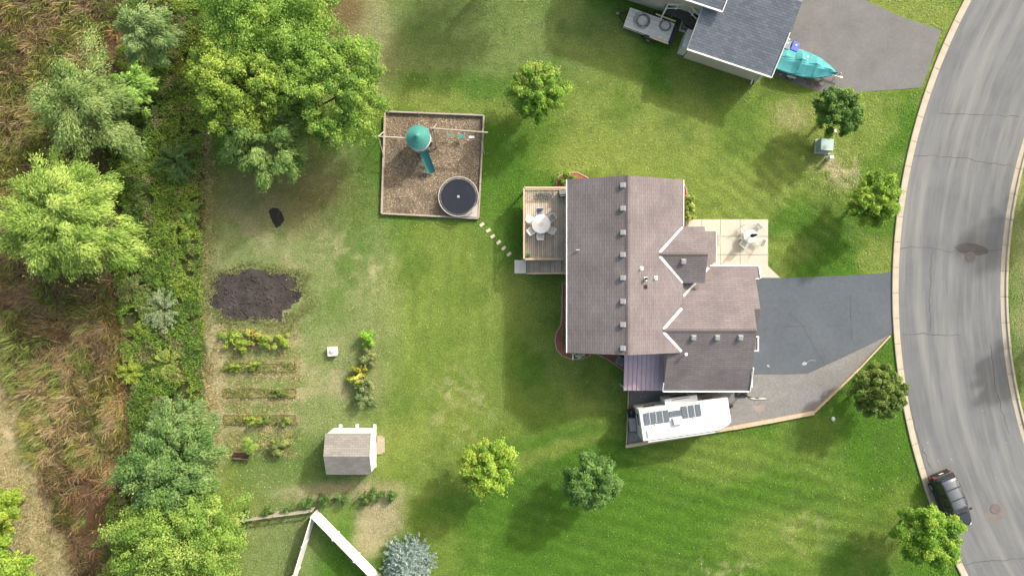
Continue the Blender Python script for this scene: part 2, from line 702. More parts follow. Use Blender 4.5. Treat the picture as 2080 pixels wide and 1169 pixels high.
def make_kerb(rb, sgn, label):
    """kerb blocks: back at radius rb, gutter towards the road; sgn is the road side"""
    root = thing('kerb', label, 'kerb', RC)
    root['kind'] = 'structure'
    L = 2.08
    dth = L / rb
    prof = [(0, -.05), (0, .11), (.03, .125), (.17, .125), (.24, .03), (.56, .012), (.56, -.05)]
    g = 0.035 / rb
    secs = []
    for k in range(4):
        t = g / 2 + (dth - g) * k / 3
        secs.append([((rb + sgn * a) * math.cos(t), (rb + sgn * a) * math.sin(t), z) for a, z in prof])
    mb = MB()
    mb.loft(secs)
    first = mb.build('kerb_stone', kerbm, root)
    a0 = math.pi - R(40)
    cnt = int(R(80) / dth)
    first.rotation_euler = (0, 0, a0)
    for i in range(1, cnt):
        o = first.copy()
        COL.objects.link(o)
        o.parent = root
        o.rotation_euler = (0, 0, a0 + i * dth)


make_kerb(RO, -1, 'pale concrete kerb between the lawns with driveways and the road')
make_kerb(RI, 1, 'pale concrete kerb on the far right side of the road')

iron = mat('cast_iron', (0.118, 0.116, 0.118), 0.6, 0.2, 6, metal=0.2)


def manhole(px, py, label, m_):
    p = at(px, py)
    t = thing('manhole_cover', label, 'manhole cover', (p.x, p.y, 0.012), 0, 'manhole covers in the road')
    MB().lathe([(.42, 0), (.42, .012), (.34, .012), (.34, .004)], n=28, closed_top=False).build('rim', iron, t)
    MB().lathe([(.335, 0), (.335, .014), (.30, .016)], n=28).build('lid', m_, t)


manhole(1971, 521, 'round manhole cover beside a dark tar patch in the road', iron)
manhole(2021, 1033, 'round reddish manhole cover in the road near the parked car', mat('rust_iron', (0.135, 0.115, 0.11), .7, .2, 6))

# ------------------------------------------------------------------ driveways, gravel, patio, beds
asph = mat('driveway_asphalt', (0.060, 0.074, 0.094), 0.8, 0.16, 0.35, col2=(0.078, 0.094, 0.114), bmp=0.25, bscale=60)
drive = sheet('driveway', [(1500, 568), (1545, 565), (1700, 560), (1790, 555), (1812, 551), (1813, 676), (1760, 703), (1700, 731), (1641, 758), (1600, 760), (1500, 760)],
              0.016, asph, 'dark sealed asphalt driveway between the garage and the road', 'driveway')
for line in ([(1601, 635), (1630, 660), (1650, 700), (1675, 738)], [(1588, 664), (1640, 662)], [(1726, 600), (1731, 690)]):
    ribbon(line, 0.03, 0.02, mat('crack', (0.042, 0.047, 0.056), .8), 'crack', drive, .03)
chalk = mat('paint_spill', (0.36, 0.38, 0.40), .8, .3, 8)
disc('paint_spill', 1634, 738, 5, 3, 0.0215, chalk, drive, R(30), .5, 14)
ribbon([(1637, 737), (1646, 731), (1657, 732)], 0.09, 0.0205, mat('paint_smear', (0.15, 0.165, 0.18), .8), 'paint_smear', drive, .01)
disc('paint_spill', 1560, 742, 3, 2, 0.0215, chalk, drive, 0, .5, 12)
old = mat('old_asphalt', (0.135, 0.139, 0.144), 0.9, 0.14, 0.5, col2=(0.102, 0.105, 0.11), bmp=0.25, bscale=60)
nd = sheet('driveway', [(1560, -130), (1745, -130), (1745, -5), (1820, 30), (1912, 62), (1894, 118), (1872, 178), (1820, 182), (1760, 186), (1690, 193), (1650, 182), (1560, 150)],
           0.014, old, 'worn brownish grey driveway where the covered boat is parked', 'driveway')
stain = mat('oil_stain', (0.06, 0.056, 0.06), .6, .3, 3)
disc('oil_stain', 1650, 168, 17, 10, 0.0185, mat('wet_mark', (0.098, 0.092, 0.093), .6, .3, 3), nd, R(-15), .7, 26)
disc('oil_stain', 1659, 170, 6, 5, 0.0195, stain, nd, 0, .7, 18)
grav = mat('gravel', (0.190, 0.192, 0.194), 0.95, 0.3, 0.6, col2=(0.145, 0.143, 0.142), bmp=0.8, bscale=24)
sheet('gravel_pad', [(1278, 770), (1500, 770), (1500, 752), (1641, 755), (1700, 728), (1760, 700), (1806, 680), (1740, 752), (1655, 836), (1480, 866), (1276, 903)],
      0.010, grav, 'grey gravel parking strip under the white camper beside the garage', 'gravel')
dirt = mat('bare_dirt', (0.25, 0.215, 0.20), 0.95, 0.2, 1.5)
disc('bare_patch', 1541, 828, 12, 8, 0.014, dirt, bpy.data.objects['gravel_pad'], 0, .4, 24)

conc = mat('patio_concrete', (0.40, 0.385, 0.335), 0.85, 0.09, 0.8, col2=(0.36, 0.345, 0.295), bmp=0.15)
patio = thing('patio', 'cream concrete patio with square slabs in front of the house', 'patio', at(1475, 510))
patio['kind'] = 'structure'
gx = [1392, 1425, 1463, 1503, 1560]
for i in range(4):
    for y0, y1 in ((445, 480), (480, 517), (517, 564)):
        x0, x1 = gx[i] + .35, gx[i + 1] - .35
        if i == 3 and y0 == 517:
            poly = [(x0, y0 + .4), (x1, y0 + .4), (x1, 540), (1584, 564), (x0, 564)]
        else:
            poly = [(x0, y0 + .4), (x1, y0 + .4), (x1, y1 - .4), (x0, y1 - .4)]
        MB().prism([at(*p).xy for p in poly], 0.0, 0.05 + random.uniform(-.003, .003)).build('slab', conc, patio, world=True)

mulch = mat('red_mulch', (0.26, 0.10, 0.07), 0.95, 0.35, 2.0, col2=(0.19, 0.072, 0.052), bmp=0.8, bscale=18)
edge = mat('paver_edge', (0.40, 0.27, 0.20), 0.85, 0.2, 2)


def bed(poly, label):
    o = sheet('mulch_bed', poly, 0.03, mulch, label, 'mulch bed')
    mb = MB()
    for i in range(len(poly)):
        a, b = at(*poly[i]), at(*poly[(i + 1) % len(poly)])
        mb.beam((a.x, a.y, .03), (b.x, b.y, .03), .09, .10)
    mb.build('bed_edging', edge, o)
    return o


bed([(1143, 575), (1165, 575), (1190, 700), (1200, 722), (1175, 729), (1158, 728), (1142, 722), (1131, 710), (1127, 694), (1130, 675), (1139, 660), (1141, 640)],
    'curved red mulch bed along the left wall of the house')
bed([(1215, 720), (1232, 728), (1266, 751), (1285, 751), (1285, 700), (1215, 700)], 'red mulch bed with a grey unit beside the metal lean-to')
bed([(1129, 392), (1129, 376), (1135, 358), (1150, 351), (1172, 350), (1192, 360), (1215, 374), (1160, 392)], 'red mulch bed behind the top left corner of the house')
bed([(1375, 372), (1388, 372), (1394, 384), (1396, 400), (1400, 440), (1396, 460), (1375, 460)], 'narrow red mulch bed with shrubs by the patio')

soil = mat('black_soil', (0.022, 0.018, 0.018), 0.95, 0.4, 0.9, col2=(0.062, 0.053, 0.050), bmp=0.9, bscale=12)
sheet('garden_soil', [(421, 580), (428, 565), (450, 558), (470, 548), (478, 543), (500, 545), (510, 541), (528, 551), (560, 549), (590, 552), (606, 568), (622, 590), (612, 606), (598, 614), (585, 628), (575, 632), (574, 656), (568, 656), (566, 648), (540, 648), (528, 658), (500, 654), (480, 652), (460, 660), (434, 654), (440, 630), (424, 616)],
      0.012, soil, 'large patch of bare black garden soil at the edge of the lawn', 'garden soil', 3.0, sub=5)
sheet('fire_spot', [(546, 428), (554, 422), (566, 424), (574, 434), (578, 446), (572, 458), (562, 462), (553, 452), (549, 440)],
      0.012, mat('ash', (0.028, 0.026, 0.026), .95, .4, 3), 'small oval black burnt spot in the back lawn', 'burnt spot', 1.0, sub=4)

clod = MB()
for k in range(520):
    px, py = random.uniform(428, 612), random.uniform(552, 650)
    if (px > 585 and py > 612) or (px < 442 and py > 620):
        continue
    q, r_ = at(px, py), random.uniform(.03, .11)
    clod.lathe([(r_, 0), (r_ * .8, r_ * .5), (r_ * .3, r_ * .75)], (q.x, q.y, .008), random.choice((5, 6)))
clod.build('soil_clods', soil, bpy.data.objects['garden_soil'], fix=False)['kind'] = 'stuff'
chips = mat('wood_chips', (0.205, 0.162, 0.112), 0.95, 0.42, 0.7, col2=(0.115, 0.095, 0.072), bmp=0.9, bscale=14)
sheet('wood_chip_ground', [(783, 228), (983, 236), (972, 444), (776, 434)], 0.02, chips, 'square of brown wood chips under the play set and trampoline', 'wood chips')

# ------------------------------------------------------------------ main house
white = mat('white_paint', (0.68, 0.68, 0.665), 0.5, 0.08, 2)
siding = mat('beige_siding', (0.46, 0.41, 0.34), 0.7, 0.08, 1)
glass = mat('window_glass', (0.03, 0.04, 0.05), 0.1, 0.1, 1, spec=0.6)
zinc = mat('galvanised', (0.46, 0.46, 0.45), 0.45, 0.12, 8, metal=0.5)
blackm = mat('black_plastic', (0.022, 0.022, 0.025), 0.5, 0.2, 6)
SH1, SH2, SHG = (0.178, 0.159, 0.168), (0.155, 0.139, 0.149), (0.106, 0.096, 0.106)
sh_x = shingle('shingle_rows_x', SH1, SH2, SHG, 'x')
sh_y = shingle('shingle_rows_y', SH1, SH2, SHG, 'y')

house = thing('house', 'brown shingled split level house with attached garage in the middle', 'house', (10, 0, 0))
ZR, XR, PT = 6.70, 8.28, 0.44
XW, XE, YN, YS = 4.10, 12.72, 8.04, -4.80


def zmain(x):
    return ZR - PT * abs(x - XR)


def P3(x, y, f=zmain, d=0.0):
    return (x, y, f(x) + d)


def zext(x):
    return 6.4 - PT * (x - XR)


GR, GY = 5.5, -3.12          # garage ridge height and line


def zgar(y):
    return GR - PT * abs(y - GY)


# walls
MB().box(((4.5 + 12.3) / 2, (7.7 - 4.45) / 2, 2.3), (7.8, 12.15, 4.6)).build('wall', siding, house, world=True)
for y in (7.65, -4.4):
    MB().add([(4.5, y - .05, 4.55), (12.3, y - .05, 4.55), (XR, y - .05, 6.45), (4.5, y + .05, 4.55), (12.3, y + .05, 4.55), (XR, y + .05, 6.45)],
             [(0, 1, 2), (5, 4, 3), (0, 3, 4, 1), (1, 4, 5, 2), (2, 5, 3, 0)]).build('gable_wall', siding, house, world=True)
MB().box((13.7, 2.35, 1.5), (2.8, 3.4, 3.0)).build('wall', siding, house, world=True)
MB().box((14.75, -2.95, 1.6), (6.0, 8.9, 3.2)).build('wall', siding, house, world=True)
MB().add([(17.6, -7.3, 3.15), (17.6, 1.35, 3.15), (17.6, GY, 5.25), (17.72, -7.3, 3.15), (17.72, 1.35, 3.15), (17.72, GY, 5.25)],
         [(0, 1, 2), (5, 4, 3), (0, 3, 4, 1), (1, 4, 5, 2), (2, 5, 3, 0)]).build('gable_wall', siding, house, world=True)
MB().add([(11.76, -7.3, 3.15), (11.76, -4.5, 3.15), (11.76, -4.5, 4.6), (11.82, -7.3, 3.15), (11.82, -4.5, 3.15), (11.82, -4.5, 4.6)],
         [(0, 1, 2), (5, 4, 3), (0, 3, 4, 1), (1, 4, 5, 2), (2, 5, 3, 0)]).build('gable_wall', siding, house, world=True)
MB().add([(14.0, .6, 3.9), (14.0, 4.3, 3.9), (14.0, 4.3, 4.65), (14.0, 2.46, 5.45), (14.0, .6, 4.65), (14.1, .6, 3.9), (14.1, 4.3, 3.9), (14.1, 4.3, 4.65), (14.1, 2.46, 5.45), (14.1, .6, 4.65)],
         [(0, 1, 2, 3, 4), (9, 8, 7, 6, 5), (0, 5, 6, 1), (1, 6, 7, 2), (2, 7, 8, 3), (3, 8, 9, 4), (4, 9, 5, 0)]).build('gable_wall', siding, house, world=True)

T = 0.14
MB().slab([P3(XW, YN), P3(XR, YN), P3(XR, YS), P3(XW, YS)], T).build('roof_slope', sh_x, house, world=True)
MB().slab([P3(XR, YN), P3(XE, YN), P3(XE, -1.41), P3(11.01, GY), P3(12.69, YS), P3(XR, YS)], T).build('roof_slope', sh_x, house, world=True)
MB().slab([(12.4, 4.33, zext(12.4)), (15.6, 4.33, zext(15.6)), (15.6, 2.0, zext(15.6)), (15.12, 1.65, zext(15.12)), (12.4, -1.07, zext(12.4))], T).build('roof_slope', sh_x, house, world=True)
DR, DY, DX = 5.65, 2.46, 14.32
MB().slab([(10.67, DY, DR), (DX, DY, DR), (DX, DY + 2.1, 4.75), (12.74, DY + 2.1, 4.75)], T).build('roof_slope', sh_y, house, world=True)
MB().slab([(10.67, DY, DR), (12.74, DY - 2.1, 4.75), (DX, DY - 2.1, 4.75), (DX, DY, DR)], T).build('roof_slope', sh_y, house, world=True)
MB().slab([(11.01, GY, GR), (12.72, -1.41, zgar(-1.41)), (12.72, -.75, zgar(-.75)), (15.12, 1.65, zgar(1.65)), (18.78, 1.65, zgar(1.65)), (18.78, .73, zgar(.73)),
           (18.45, .73, zgar(.73)), (18.45, -1.56, zgar(-1.56)), (18.0, -1.56, zgar(-1.56)), (17.95, GY, GR)], T).build('roof_slope', sh_y, house, world=True)
MB().slab([(11.01, GY, GR), (17.95, GY, GR), (18.1, -7.83, zgar(-7.83)), (11.54, -7.83, zgar(-7.83)), (11.54, YS, zgar(YS)), (12.69, YS, zgar(YS))], T).build('roof_slope', sh_y, house, world=True)
MB().slab([(17.5, -1.56, zgar(-1.56) - .01), (18.45, -1.56, zgar(-1.56) - .01), (18.45, -2.75, 4.28), (17.5, -2.75, 4.28)], .12).build('roof_slope', sh_y, house, world=True)
# ridge caps
ridge = shingle('shingle_ridge', (0.135, 0.119, 0.124), (0.12, 0.106, 0.112), (0.09, 0.08, 0.085), 'y', 0.22, 0.5)
cap = MB()
for dx in (-1, 1):
    cap.slab([(XR, YN, ZR + .022), (XR + dx * .16, YN, ZR + .022 - .16 * PT), (XR + dx * .16, YS, ZR + .022 - .16 * PT), (XR, YS, ZR + .022)], .015)
cap.build('ridge_cap', ridge, house, world=True)
for (xa, xb, yy, zz) in ((11.1, 17.9, GY, GR), (10.8, DX - .02, DY, DR)):
    cap = MB()
    for dy in (-1, 1):
        cap.slab([(xa, yy, zz + .022), (xb, yy, zz + .022), (xb, yy + dy * .14, zz + .022 - .14 * PT), (xa, yy + dy * .14, zz + .022 - .14 * PT)], .015)
    cap.build('ridge_cap', ridge, house, world=True)


def flash(a, b, wd=0.27):
    a, b = Vector(a), Vector(b)
    d = (b - a).normalized()
    s_ = Vector((-d.y, d.x, 0)).normalized() * wd / 2
    u = Vector((0, 0, .03))
    MB().slab([a + s_ + u, b + s_ + u, b - s_ + u, a - s_ + u], .02).build('valley_flashing', white, house, world=True)


flash(P3(12.70, 4.50), P3(10.80, 2.60))
flash(P3(10.80, 2.32), P3(12.70, .42))
flash((15.0, 1.53, zext(15.0)), (12.85, -.62, zext(12.85)))
flash(P3(12.62, -1.51), P3(11.12, -3.01))
flash(P3(11.12, -3.24), P3(12.60, -4.70))
# gutters and fascia
gut = MB()
gut.box((XW - .05, (YN + YS) / 2, zmain(XW) - .04), (.07, YN - YS, .12))
gut.build('gutter', white, house, world=True)
MB().box((XE + .05, (YN + 4.6) / 2, zmain(XE) - .04), (.06, YN - 4.6, .12)).build('gutter', white, house, world=True)
MB().box((15.65, 3.0, zext(15.6) - .04), (.05, 2.6, .12)).build('gutter', white, house, world=True)
MB().box(((11.54 + 18.1) / 2, -7.88, zgar(-7.83) - .03), (6.6, .11, .12)).build('gutter', white, house, world=True)
MB().box((16.95, 1.70, zgar(1.65) - .03), (3.7, .09, .12)).build('gutter', white, house, world=True)
MB().beam((18.82, 1.7, zgar(1.7) + .0), (18.82, .72, zgar(.72) + .0), .07, .16).build('fascia', white, house, world=True)
MB().beam((18.13, -6.0, zgar(-6.0)), (18.15, -7.86, zgar(-7.86)), .07, .16).build('fascia', white, house, world=True)
MB().beam((18.75, .70, zgar(.73) - .04), (18.45, .70, zgar(.73) - .04), .06, .14).build('fascia', white, house, world=True)
MB().beam((11.50, -7.2, zgar(-7.2) - .02), (11.50, -7.86, zgar(-7.86) - .02), .06, .14).build('fascia', white, house, world=True)
# little pent roof with white frame beside the garage door
MB().slab([(17.7, -3.75, 3.78), (18.64, -3.75, 3.58), (18.64, -4.72, 3.58), (17.7, -4.72, 3.78)], .1).build('pent_roof', sh_x, house, world=True)
fr = MB()
fr.box((18.70, -4.235, 3.60), (.09, 1.16, .14))
fr.box((18.29, -3.70, 3.62), (.90, .08, .14))
fr.box((18.29, -4.77, 3.62), (.90, .08, .14))
fr.build('pent_frame', white, house, world=True)
MB().box((18.22, -7.1, 1.2), (1.0, 1.25, 2.4)).build('porch_wall', white, house, world=True)
MB().box((18.52, -7.2, 2.405), (.16, .9, .03)).build('window', glass, house, world=True)
# openings in the walls
for y in (5.8, -.6, -3.0):
    wn = MB().box((4.49, y, 3.4), (.06, 1.5, 1.2)).build('window', white, house, world=True)
    MB().box((4.455, y, 3.4), (.03, 1.36, 1.06)).build('pane', glass, wn, world=False).location = (-10, 0, 0)
dr = MB().box((4.49, 3.2, 2.55), (.06, 1.9, 2.1)).build('patio_door', white, house, world=True)
MB().box((4.455, 3.2, 2.55), (.03, 1.7, 1.9)).build('pane', glass, dr).location = (-10, 0, 0)
for y in (-.6, -5.0):
    gd = MB().box((17.77, y, 1.15), (.06, 2.6 if y > -2 else 2.4, 2.3)).build('garage_door', white, house, world=True)
for x, y, s_ in ((6.2, 7.71, 1), (10.4, 7.71, 1), (6.4, -4.46, -1)):
    for z in (1.5, 3.7):
        wn = MB().box((x, y, z), (1.5, .06, 1.1)).build('window', white, house, world=True)
        MB().box((x, y + s_ * .035, z), (1.36, .03, .96)).build('pane', glass, wn).location = (-10, 0, 0)
wn = MB().box((13.2, 4.08, 1.6), (1.2, .06, 1.2)).build('window', white, house, world=True)
MB().box((13.2, 4.115, 1.6), (1.06, .03, 1.06)).build('pane', glass, wn).location = (-10, 0, 0)


# roof vents
def vent(x, y, z, slope_axis, sgn):
    v = MB()
    v.box((0, 0, .09), (.28, .28, .15))
    v.box((0, 0, .17), (.33, .32, .03))
    v.box((0, 0, .015), (.40, .38, .02))
    o = v.build('roof_vent', zinc, house, bevel=.015)
    o.location = (x - 10, y, z)
    a = math.atan(PT) * sgn
    o.rotation_euler = (0, -a, 0) if slope_axis == 'x' else (a, 0, 0)


for py in (376, 423, 472, 517, 564, 612, 659, 707):
    p = at(1266, py, 6.6)
    vent(p.x, p.y, zmain(p.x), 'x', 1)
for px in (1408, 1456, 1503):
    p = at(px, 684, 5.2)
    vent(p.x, p.y, zgar(p.y), 'y', 1)
p = at(1388, 530, 5.4)
vent(p.x, p.y, DR - .43 * (DY - p.y), 'y', 1)


def pipe(px, py, rad, hgt, m_, collar=white):
    p = at(px, py, 5.9)
    z = zmain(p.x)
    c = MB().box((0, 0, .02), (.28, .28, .03)).build('vent_collar', collar, house)
    c.location = (p.x - 10, p.y, z)
    c.rotation_euler = (0, math.atan(PT), 0)
    MB().lathe([(rad, -.1), (rad, hgt), (rad * .7, hgt), (rad * .7, hgt - .06)], (0, 0, 0), 12).build('vent_pipe', m_, c).rotation_euler = (0, -math.atan(PT), 0)


pipe(1301, 545, .05, .35, white)
pipe(1333, 564, .05, .35, white)
pipe(1310, 566, .09, .45, blackm)
pipe(1310, 582, .10, .08, blackm, blackm)
p = at(1393, 719, 4.9)
MB().tube([(p.x, p.y, 4.4), (p.x, p.y, 4.98)], .03, 8).lathe([(.02, 4.95), (.13, 5.0), (.12, 5.04), (.02, 5.06)], (p.x, p.y, 0), 14).build('gutter_outlet', white, house, world=True)
p = at(1171, 508, 5.2)
MB().tube([(p.x, p.y, zmain(p.x)), (p.x, p.y, zmain(p.x) + .22)], .025, 6).box((p.x + .08, p.y + .02, zmain(p.x) + .22), (.28, .07, .06)).build('roof_bracket', zinc, house, world=True)

# metal lean-to roof with standing seams
metal_p = mat('purple_metal', (0.40, 0.31, 0.355), 0.42, 0.08, 1.5, metal=0.35, spec=.5)
x0, x1, n_p = 8.66, 11.74, 9
for i in range(n_p):
    a = x0 + (x1 - x0) * i / n_p
    b = x0 + (x1 - x0) * (i + 1) / n_p
    mb = MB().slab([(a + .004, -4.47, 2.95), (b - .004, -4.47, 2.95), (b - .004, -7.96, 2.45), (a + .004, -7.96, 2.45)], .03)
    mb.beam((a + .02, -4.5, 2.975), (a + .02, -7.95, 2.475), .035, .05)
    mb.build('metal_roof_panel', metal_p, house, world=True)
for x in (8.8, 11.55):
    MB().box((x, -7.8, 1.2), (.1, .1, 2.4)).build('post', white, house, world=True)
# downspout extension
p = at(1164, 722, .2)
MB().beam((p.x, p.y + .35, .12), (p.x, p.y - .35, .05), .10, .08).build('downspout', white, house, world=True)
MB().box((4.42, -4.3, 2.3), (.09, .08, 4.5)).build('downspout', white, house, world=True)

# ------------------------------------------------------------------ deck with stairs
brd = [mat('deck_board_a', (0.49, 0.41, 0.345), 0.75, 0.2, 1.2), mat('deck_board_b', (0.43, 0.36, 0.30), 0.75, 0.2, 1.2), mat('deck_board_c', (0.54, 0.455, 0.38), 0.75, 0.2, 1.2)]
railm = mat('deck_rail', (0.42, 0.335, 0.24), 0.75, 0.12, 1.5)
DZ = 1.5
deck = thing('deck', 'raised brown timber deck with tan railing on the left of the house', 'deck', (2.7, 5.0, 0))
dx0, dx1, dy0, dy1 = 0.90, 4.42, 2.22, 7.84
nb = 22
bw = (dx1 - dx0) / nb
for i in range(nb):
    x = dx0 + bw * (i + .5)
    ya = 1.16 if x > 3.9 else dy0
    MB().box((x, (ya + dy1) / 2, DZ - .015 + random.uniform(-.003, .003)), (bw - .022, dy1 - ya, .03)).build('board', random.choice(brd), deck, world=True)
fr = MB()
for y in (2.3, 4.1, 5.9, 7.76):
    fr.box(((dx0 + dx1) / 2, y, DZ - .14), (dx1 - dx0, .08, .2))
fr.box((dx0 + .03, 5.03, DZ - .14), (.06, 5.5, .2))
fr.build('frame', railm, deck, world=True)
for x, y in ((.98, 2.32), (.98, 5.0), (.98, 7.74), (4.2, 7.74), (3.9, 1.25)):
    MB().box((x, y, DZ / 2 - .1), (.14, .14, DZ - .2)).build('post', railm, deck, world=True)


def railing(a, b, step=.14):
    a, b = Vector(a), Vector(b)
    MB().beam(a + Vector((0, 0, .95)), b + Vector((0, 0, .95)), .15, .04).build('handrail', railm, deck, world=True)
    k = int((b - a).length / step)
    mb = MB()
    mb.beam(a + Vector((0, 0, .12)), b + Vector((0, 0, .12)), .05, .06)
    for i in range(k + 1):
        q = a.lerp(b, i / k)
        mb.box((q.x, q.y, q.z + .5), (.035, .035, .86))
    mb.build('balusters', railm, deck, world=True)
    for q in (a, b):
        MB().box((q.x, q.y, q.z + .48), (.10, .10, .96)).build('rail_post', railm, deck, world=True)


railing((dx0 + .04, dy0 + .05, DZ), (dx0 + .04, dy1 - .05, DZ))
railing((dx0 + .04, dy1 - .05, DZ), (dx1, dy1 - .05, DZ))
railing((dx0 + .12, dy0 + .02, DZ), (3.95, dy0 + .02, DZ))
nt_ = 10
for i in range(nt_):
    x = 3.90 - .27 * (i + .5)
    z = DZ - (DZ - .05) * (i + 1) / (nt_ + 1)
    for k in range(2):
        MB().box((x - .065 + .13 * k, 1.68, z - .02), (.12, .98, .04)).build('tread', random.choice(brd), deck, world=True)
for y in (1.16, 2.17):
    MB().beam((3.95, y, DZ - .1), (1.15, y, .08), .05, .26).build('stringer', railm, deck, world=True)
MB().beam((3.98, 1.15, DZ + .9), (1.2, 1.15, 1.02), .12, .04).build('handrail', railm, deck, world=True)
for x, z in ((3.9, DZ), (2.55, .78), (1.22, .12)):
    MB().box((x, 1.15, z + .42), (.08, .08, .9)).build('rail_post', railm, deck, world=True)
MB().beam((4.40, 1.12, DZ + .93), (3.98, 1.12, DZ + .93), .12, .04).build('handrail', railm, deck, world=True)

pad = mat('landing_concrete', (0.66, 0.60, 0.53), 0.9, 0.1, 1.5)
p0, p1 = at(1045, 528), at(1069, 555)
ls = MB().box(((p0.x + p1.x) / 2, (p0.y + p1.y) / 2, .04), (p1.x - p0.x, p0.y - p1.y, .08)).build('landing_slab', pad, bevel=.01)
tag(ls, 'square concrete slab at the foot of the deck stairs', 'slab')

# furniture ------------------------------------------------------------
wtab = mat('white_plastic', (0.68, 0.68, 0.675), 0.4, 0.03, 3)
greym = mat('grey_mesh', (0.36, 0.37, 0.39), 0.7, 0.15, 6)
alum = mat('aluminium', (0.60, 0.61, 0.62), 0.4, 0.08, 5, metal=0.4)


def chair(name, label, loc, rz, frame_m, seat_m, group, strap=False):
    """garden armchair facing local +x"""
    t = thing(name, label, 'chair', loc, rz, group)
    s_ = MB()
    if strap:
        for k in range(6):
            s_.box((-.20 + .085 * k, 0, .42), (.06, .46, .02))
    else:
        s_.box((0, 0, .42), (.48, .48, .03))
    s_.build('seat', seat_m, t, bevel=.01)
    bk = MB()
    if strap:
        for k in range(6):
            bk.box((-.27 - .025 * k, 0, .50 + .085 * k), (.02, .46, .06))
    else:
        bk.box((0, 0, 0), (.03, .46, .5), mtx=Matrix.Rotation(R(-14), 3, 'Y'))
        bk.v = [(v[0] - .30, v[1], v[2] + .70) for v in bk.v]
    bk.build('backrest', seat_m, t)
    for sy in (-1, 1):
        MB().tube([(.24, sy * .27, 0), (.22, sy * .27, .62), (-.24, sy * .27, .64), (-.30, sy * .26, .64)], .018, 6).build('armrest', frame_m, t)
        MB().tube([(-.30, sy * .26, 0), (-.24, sy * .25, .42), (-.38, sy * .24, .96)], .018, 6).build('leg', frame_m, t)
    MB().tube([(-.38, -.24, .96), (-.39, 0, .98), (-.38, .24, .96)], .02, 6).build('top_rail', frame_m, t)
    return t


tp = at(1099, 455, 2.2)
t = thing('patio_table', 'round white table in the middle of the timber deck', 'table', (tp.x, tp.y, DZ))
MB().lathe([(.70, .69), (.735, .70), (.735, .73), (.72, .74), (.19, .742)], n=40).build('tabletop', wtab, t)
MB().lathe([(.20, .744), (.19, .752)], n=24).build('centre_plate', mat('centre_grey', (0.55, 0.55, 0.54), .5, .05), t)
for k in range(4):
    a = math.pi / 4 + k * math.pi / 2
    MB().tube([(.3 * math.cos(a), .3 * math.sin(a), .70), (.5 * math.cos(a), .5 * math.sin(a), 0)], .025, 6).build('leg', wtab, t)
names = ['white framed chair above the round deck table', 'white chair at the upper left of the round deck table', 'white framed chair at the lower left of the round deck table',
         'white framed chair below the round deck table', 'grey seated chair at the lower right of the round deck table', 'grey seated chair at the upper right of the round deck table']
seats = [greym, wtab, mat('pale_mesh', (0.52, 0.52, 0.52), .7, .1, 6), MATS['pale_mesh'], MATS['pale_mesh'], greym]
for k, ang in enumerate((95, 156, 215, 267, 330, 32)):
    a = R(ang)
    chair('deck_chair', names[k], (tp.x + .86 * math.cos(a), tp.y + .86 * math.sin(a), DZ), a + math.pi, wtab, seats[k], 'chairs around the white deck table')
# folded lounger, grill bench, pot
p = at(1106, 396, 1.9)
t = thing('folded_lounger', 'folded grey sun lounger lying on the deck along the railing', 'sun lounger', (p.x, p.y, DZ), 0)
for k in range(9):
    MB().box((-.6 + .15 * k, random.uniform(-.03, .03), .2 + .02 * (k % 2)), (.09, .42, .03), rz=R(random.uniform(-25, 25))).build('slat', mat('dark_grey_fabric', (0.125, 0.125, 0.14), .8, .2, 6), t)
for sy in (-1, 1):
    MB().tube([(-.72, sy * .2, .17), (.72, sy * .22, .19)], .02, 6).build('frame_tube', alum, t)
    for sx in (-.5, .5):
        MB().tube([(sx, sy * .2, .17), (sx + .1, sy * .2, 0)], .018, 6).build('leg', alum, t)
p = at(1143, 393, 2.0)
t = thing('grill', 'dark grey covered grill against the house wall on the deck', 'grill', (p.x, p.y, DZ), 0)
MB().box((0, 0, .40), (.62, .42, .75)).build('cabinet', mat('grill_grey', (0.09, 0.092, 0.105), .55, .15, 3), t, bevel=.03)
MB().loft([[(-.33, -.2, .78), (.33, -.2, .78), (.33, .2, .78), (-.33, .2, .78)], [(-.31, -.13, .92), (.31, -.13, .92), (.31, .13, .92), (-.31, .13, .92)]]).build('lid', mat('grill_lid', (0.16, 0.162, 0.18), .4, .1, 3), t, bevel=.03)
MB().tube([(-.25, -.22, .84), (.25, -.22, .84)], .015, 6).build('handle', alum, t)

# patio set: glass table, closed umbrella, chairs
p = at(1521, 480, .4)
t = thing('glass_table', 'round glass table on the cream patio under a closed umbrella', 'table', (p.x, p.y, .05))
gt = mat('table_glass', (0.42, 0.45, 0.46), 0.15, 0.05, 3, spec=.6)
MB().lathe([(.50, .69), (.52, .70), (.52, .715), (.50, .72), (.04, .72)], n=32).build('tabletop', gt, t)
MB().lathe([(.51, .685), (.54, .69), (.54, .725), (.51, .73)], n=32, closed_top=False).build('rim', alum, t)
for k in range(4):
    a = k * math.pi / 2 + .4
    MB().tube([(.12 * math.cos(a), .12 * math.sin(a), .69), (.40 * math.cos(a), .40 * math.sin(a), 0)], .02, 6).build('leg', alum, t)
u = thing('closed_umbrella', 'closed black parasol standing through the glass patio table', 'umbrella', (p.x, p.y, .05))
MB().tube([(0, 0, 0), (0, 0, 2.25)], .022, 8).build('pole', blackm, u)
MB().lathe([(.02, 1.0), (.13, 1.05), (.14, 1.35), (.08, 1.5), (.11, 1.7), (.07, 2.1), (.03, 2.28), (.01, 2.3)], n=10).build('canopy', mat('black_canvas', (0.02, 0.02, 0.025), .9, .3, 8), u, smooth=True)
MB().lathe([(.24, 0), (.24, .05), (.08, .09), (.03, .2)], n=20).build('base', blackm, u)
silver = mat('silver_strap', (0.50, 0.52, 0.49), .6, .1, 5)
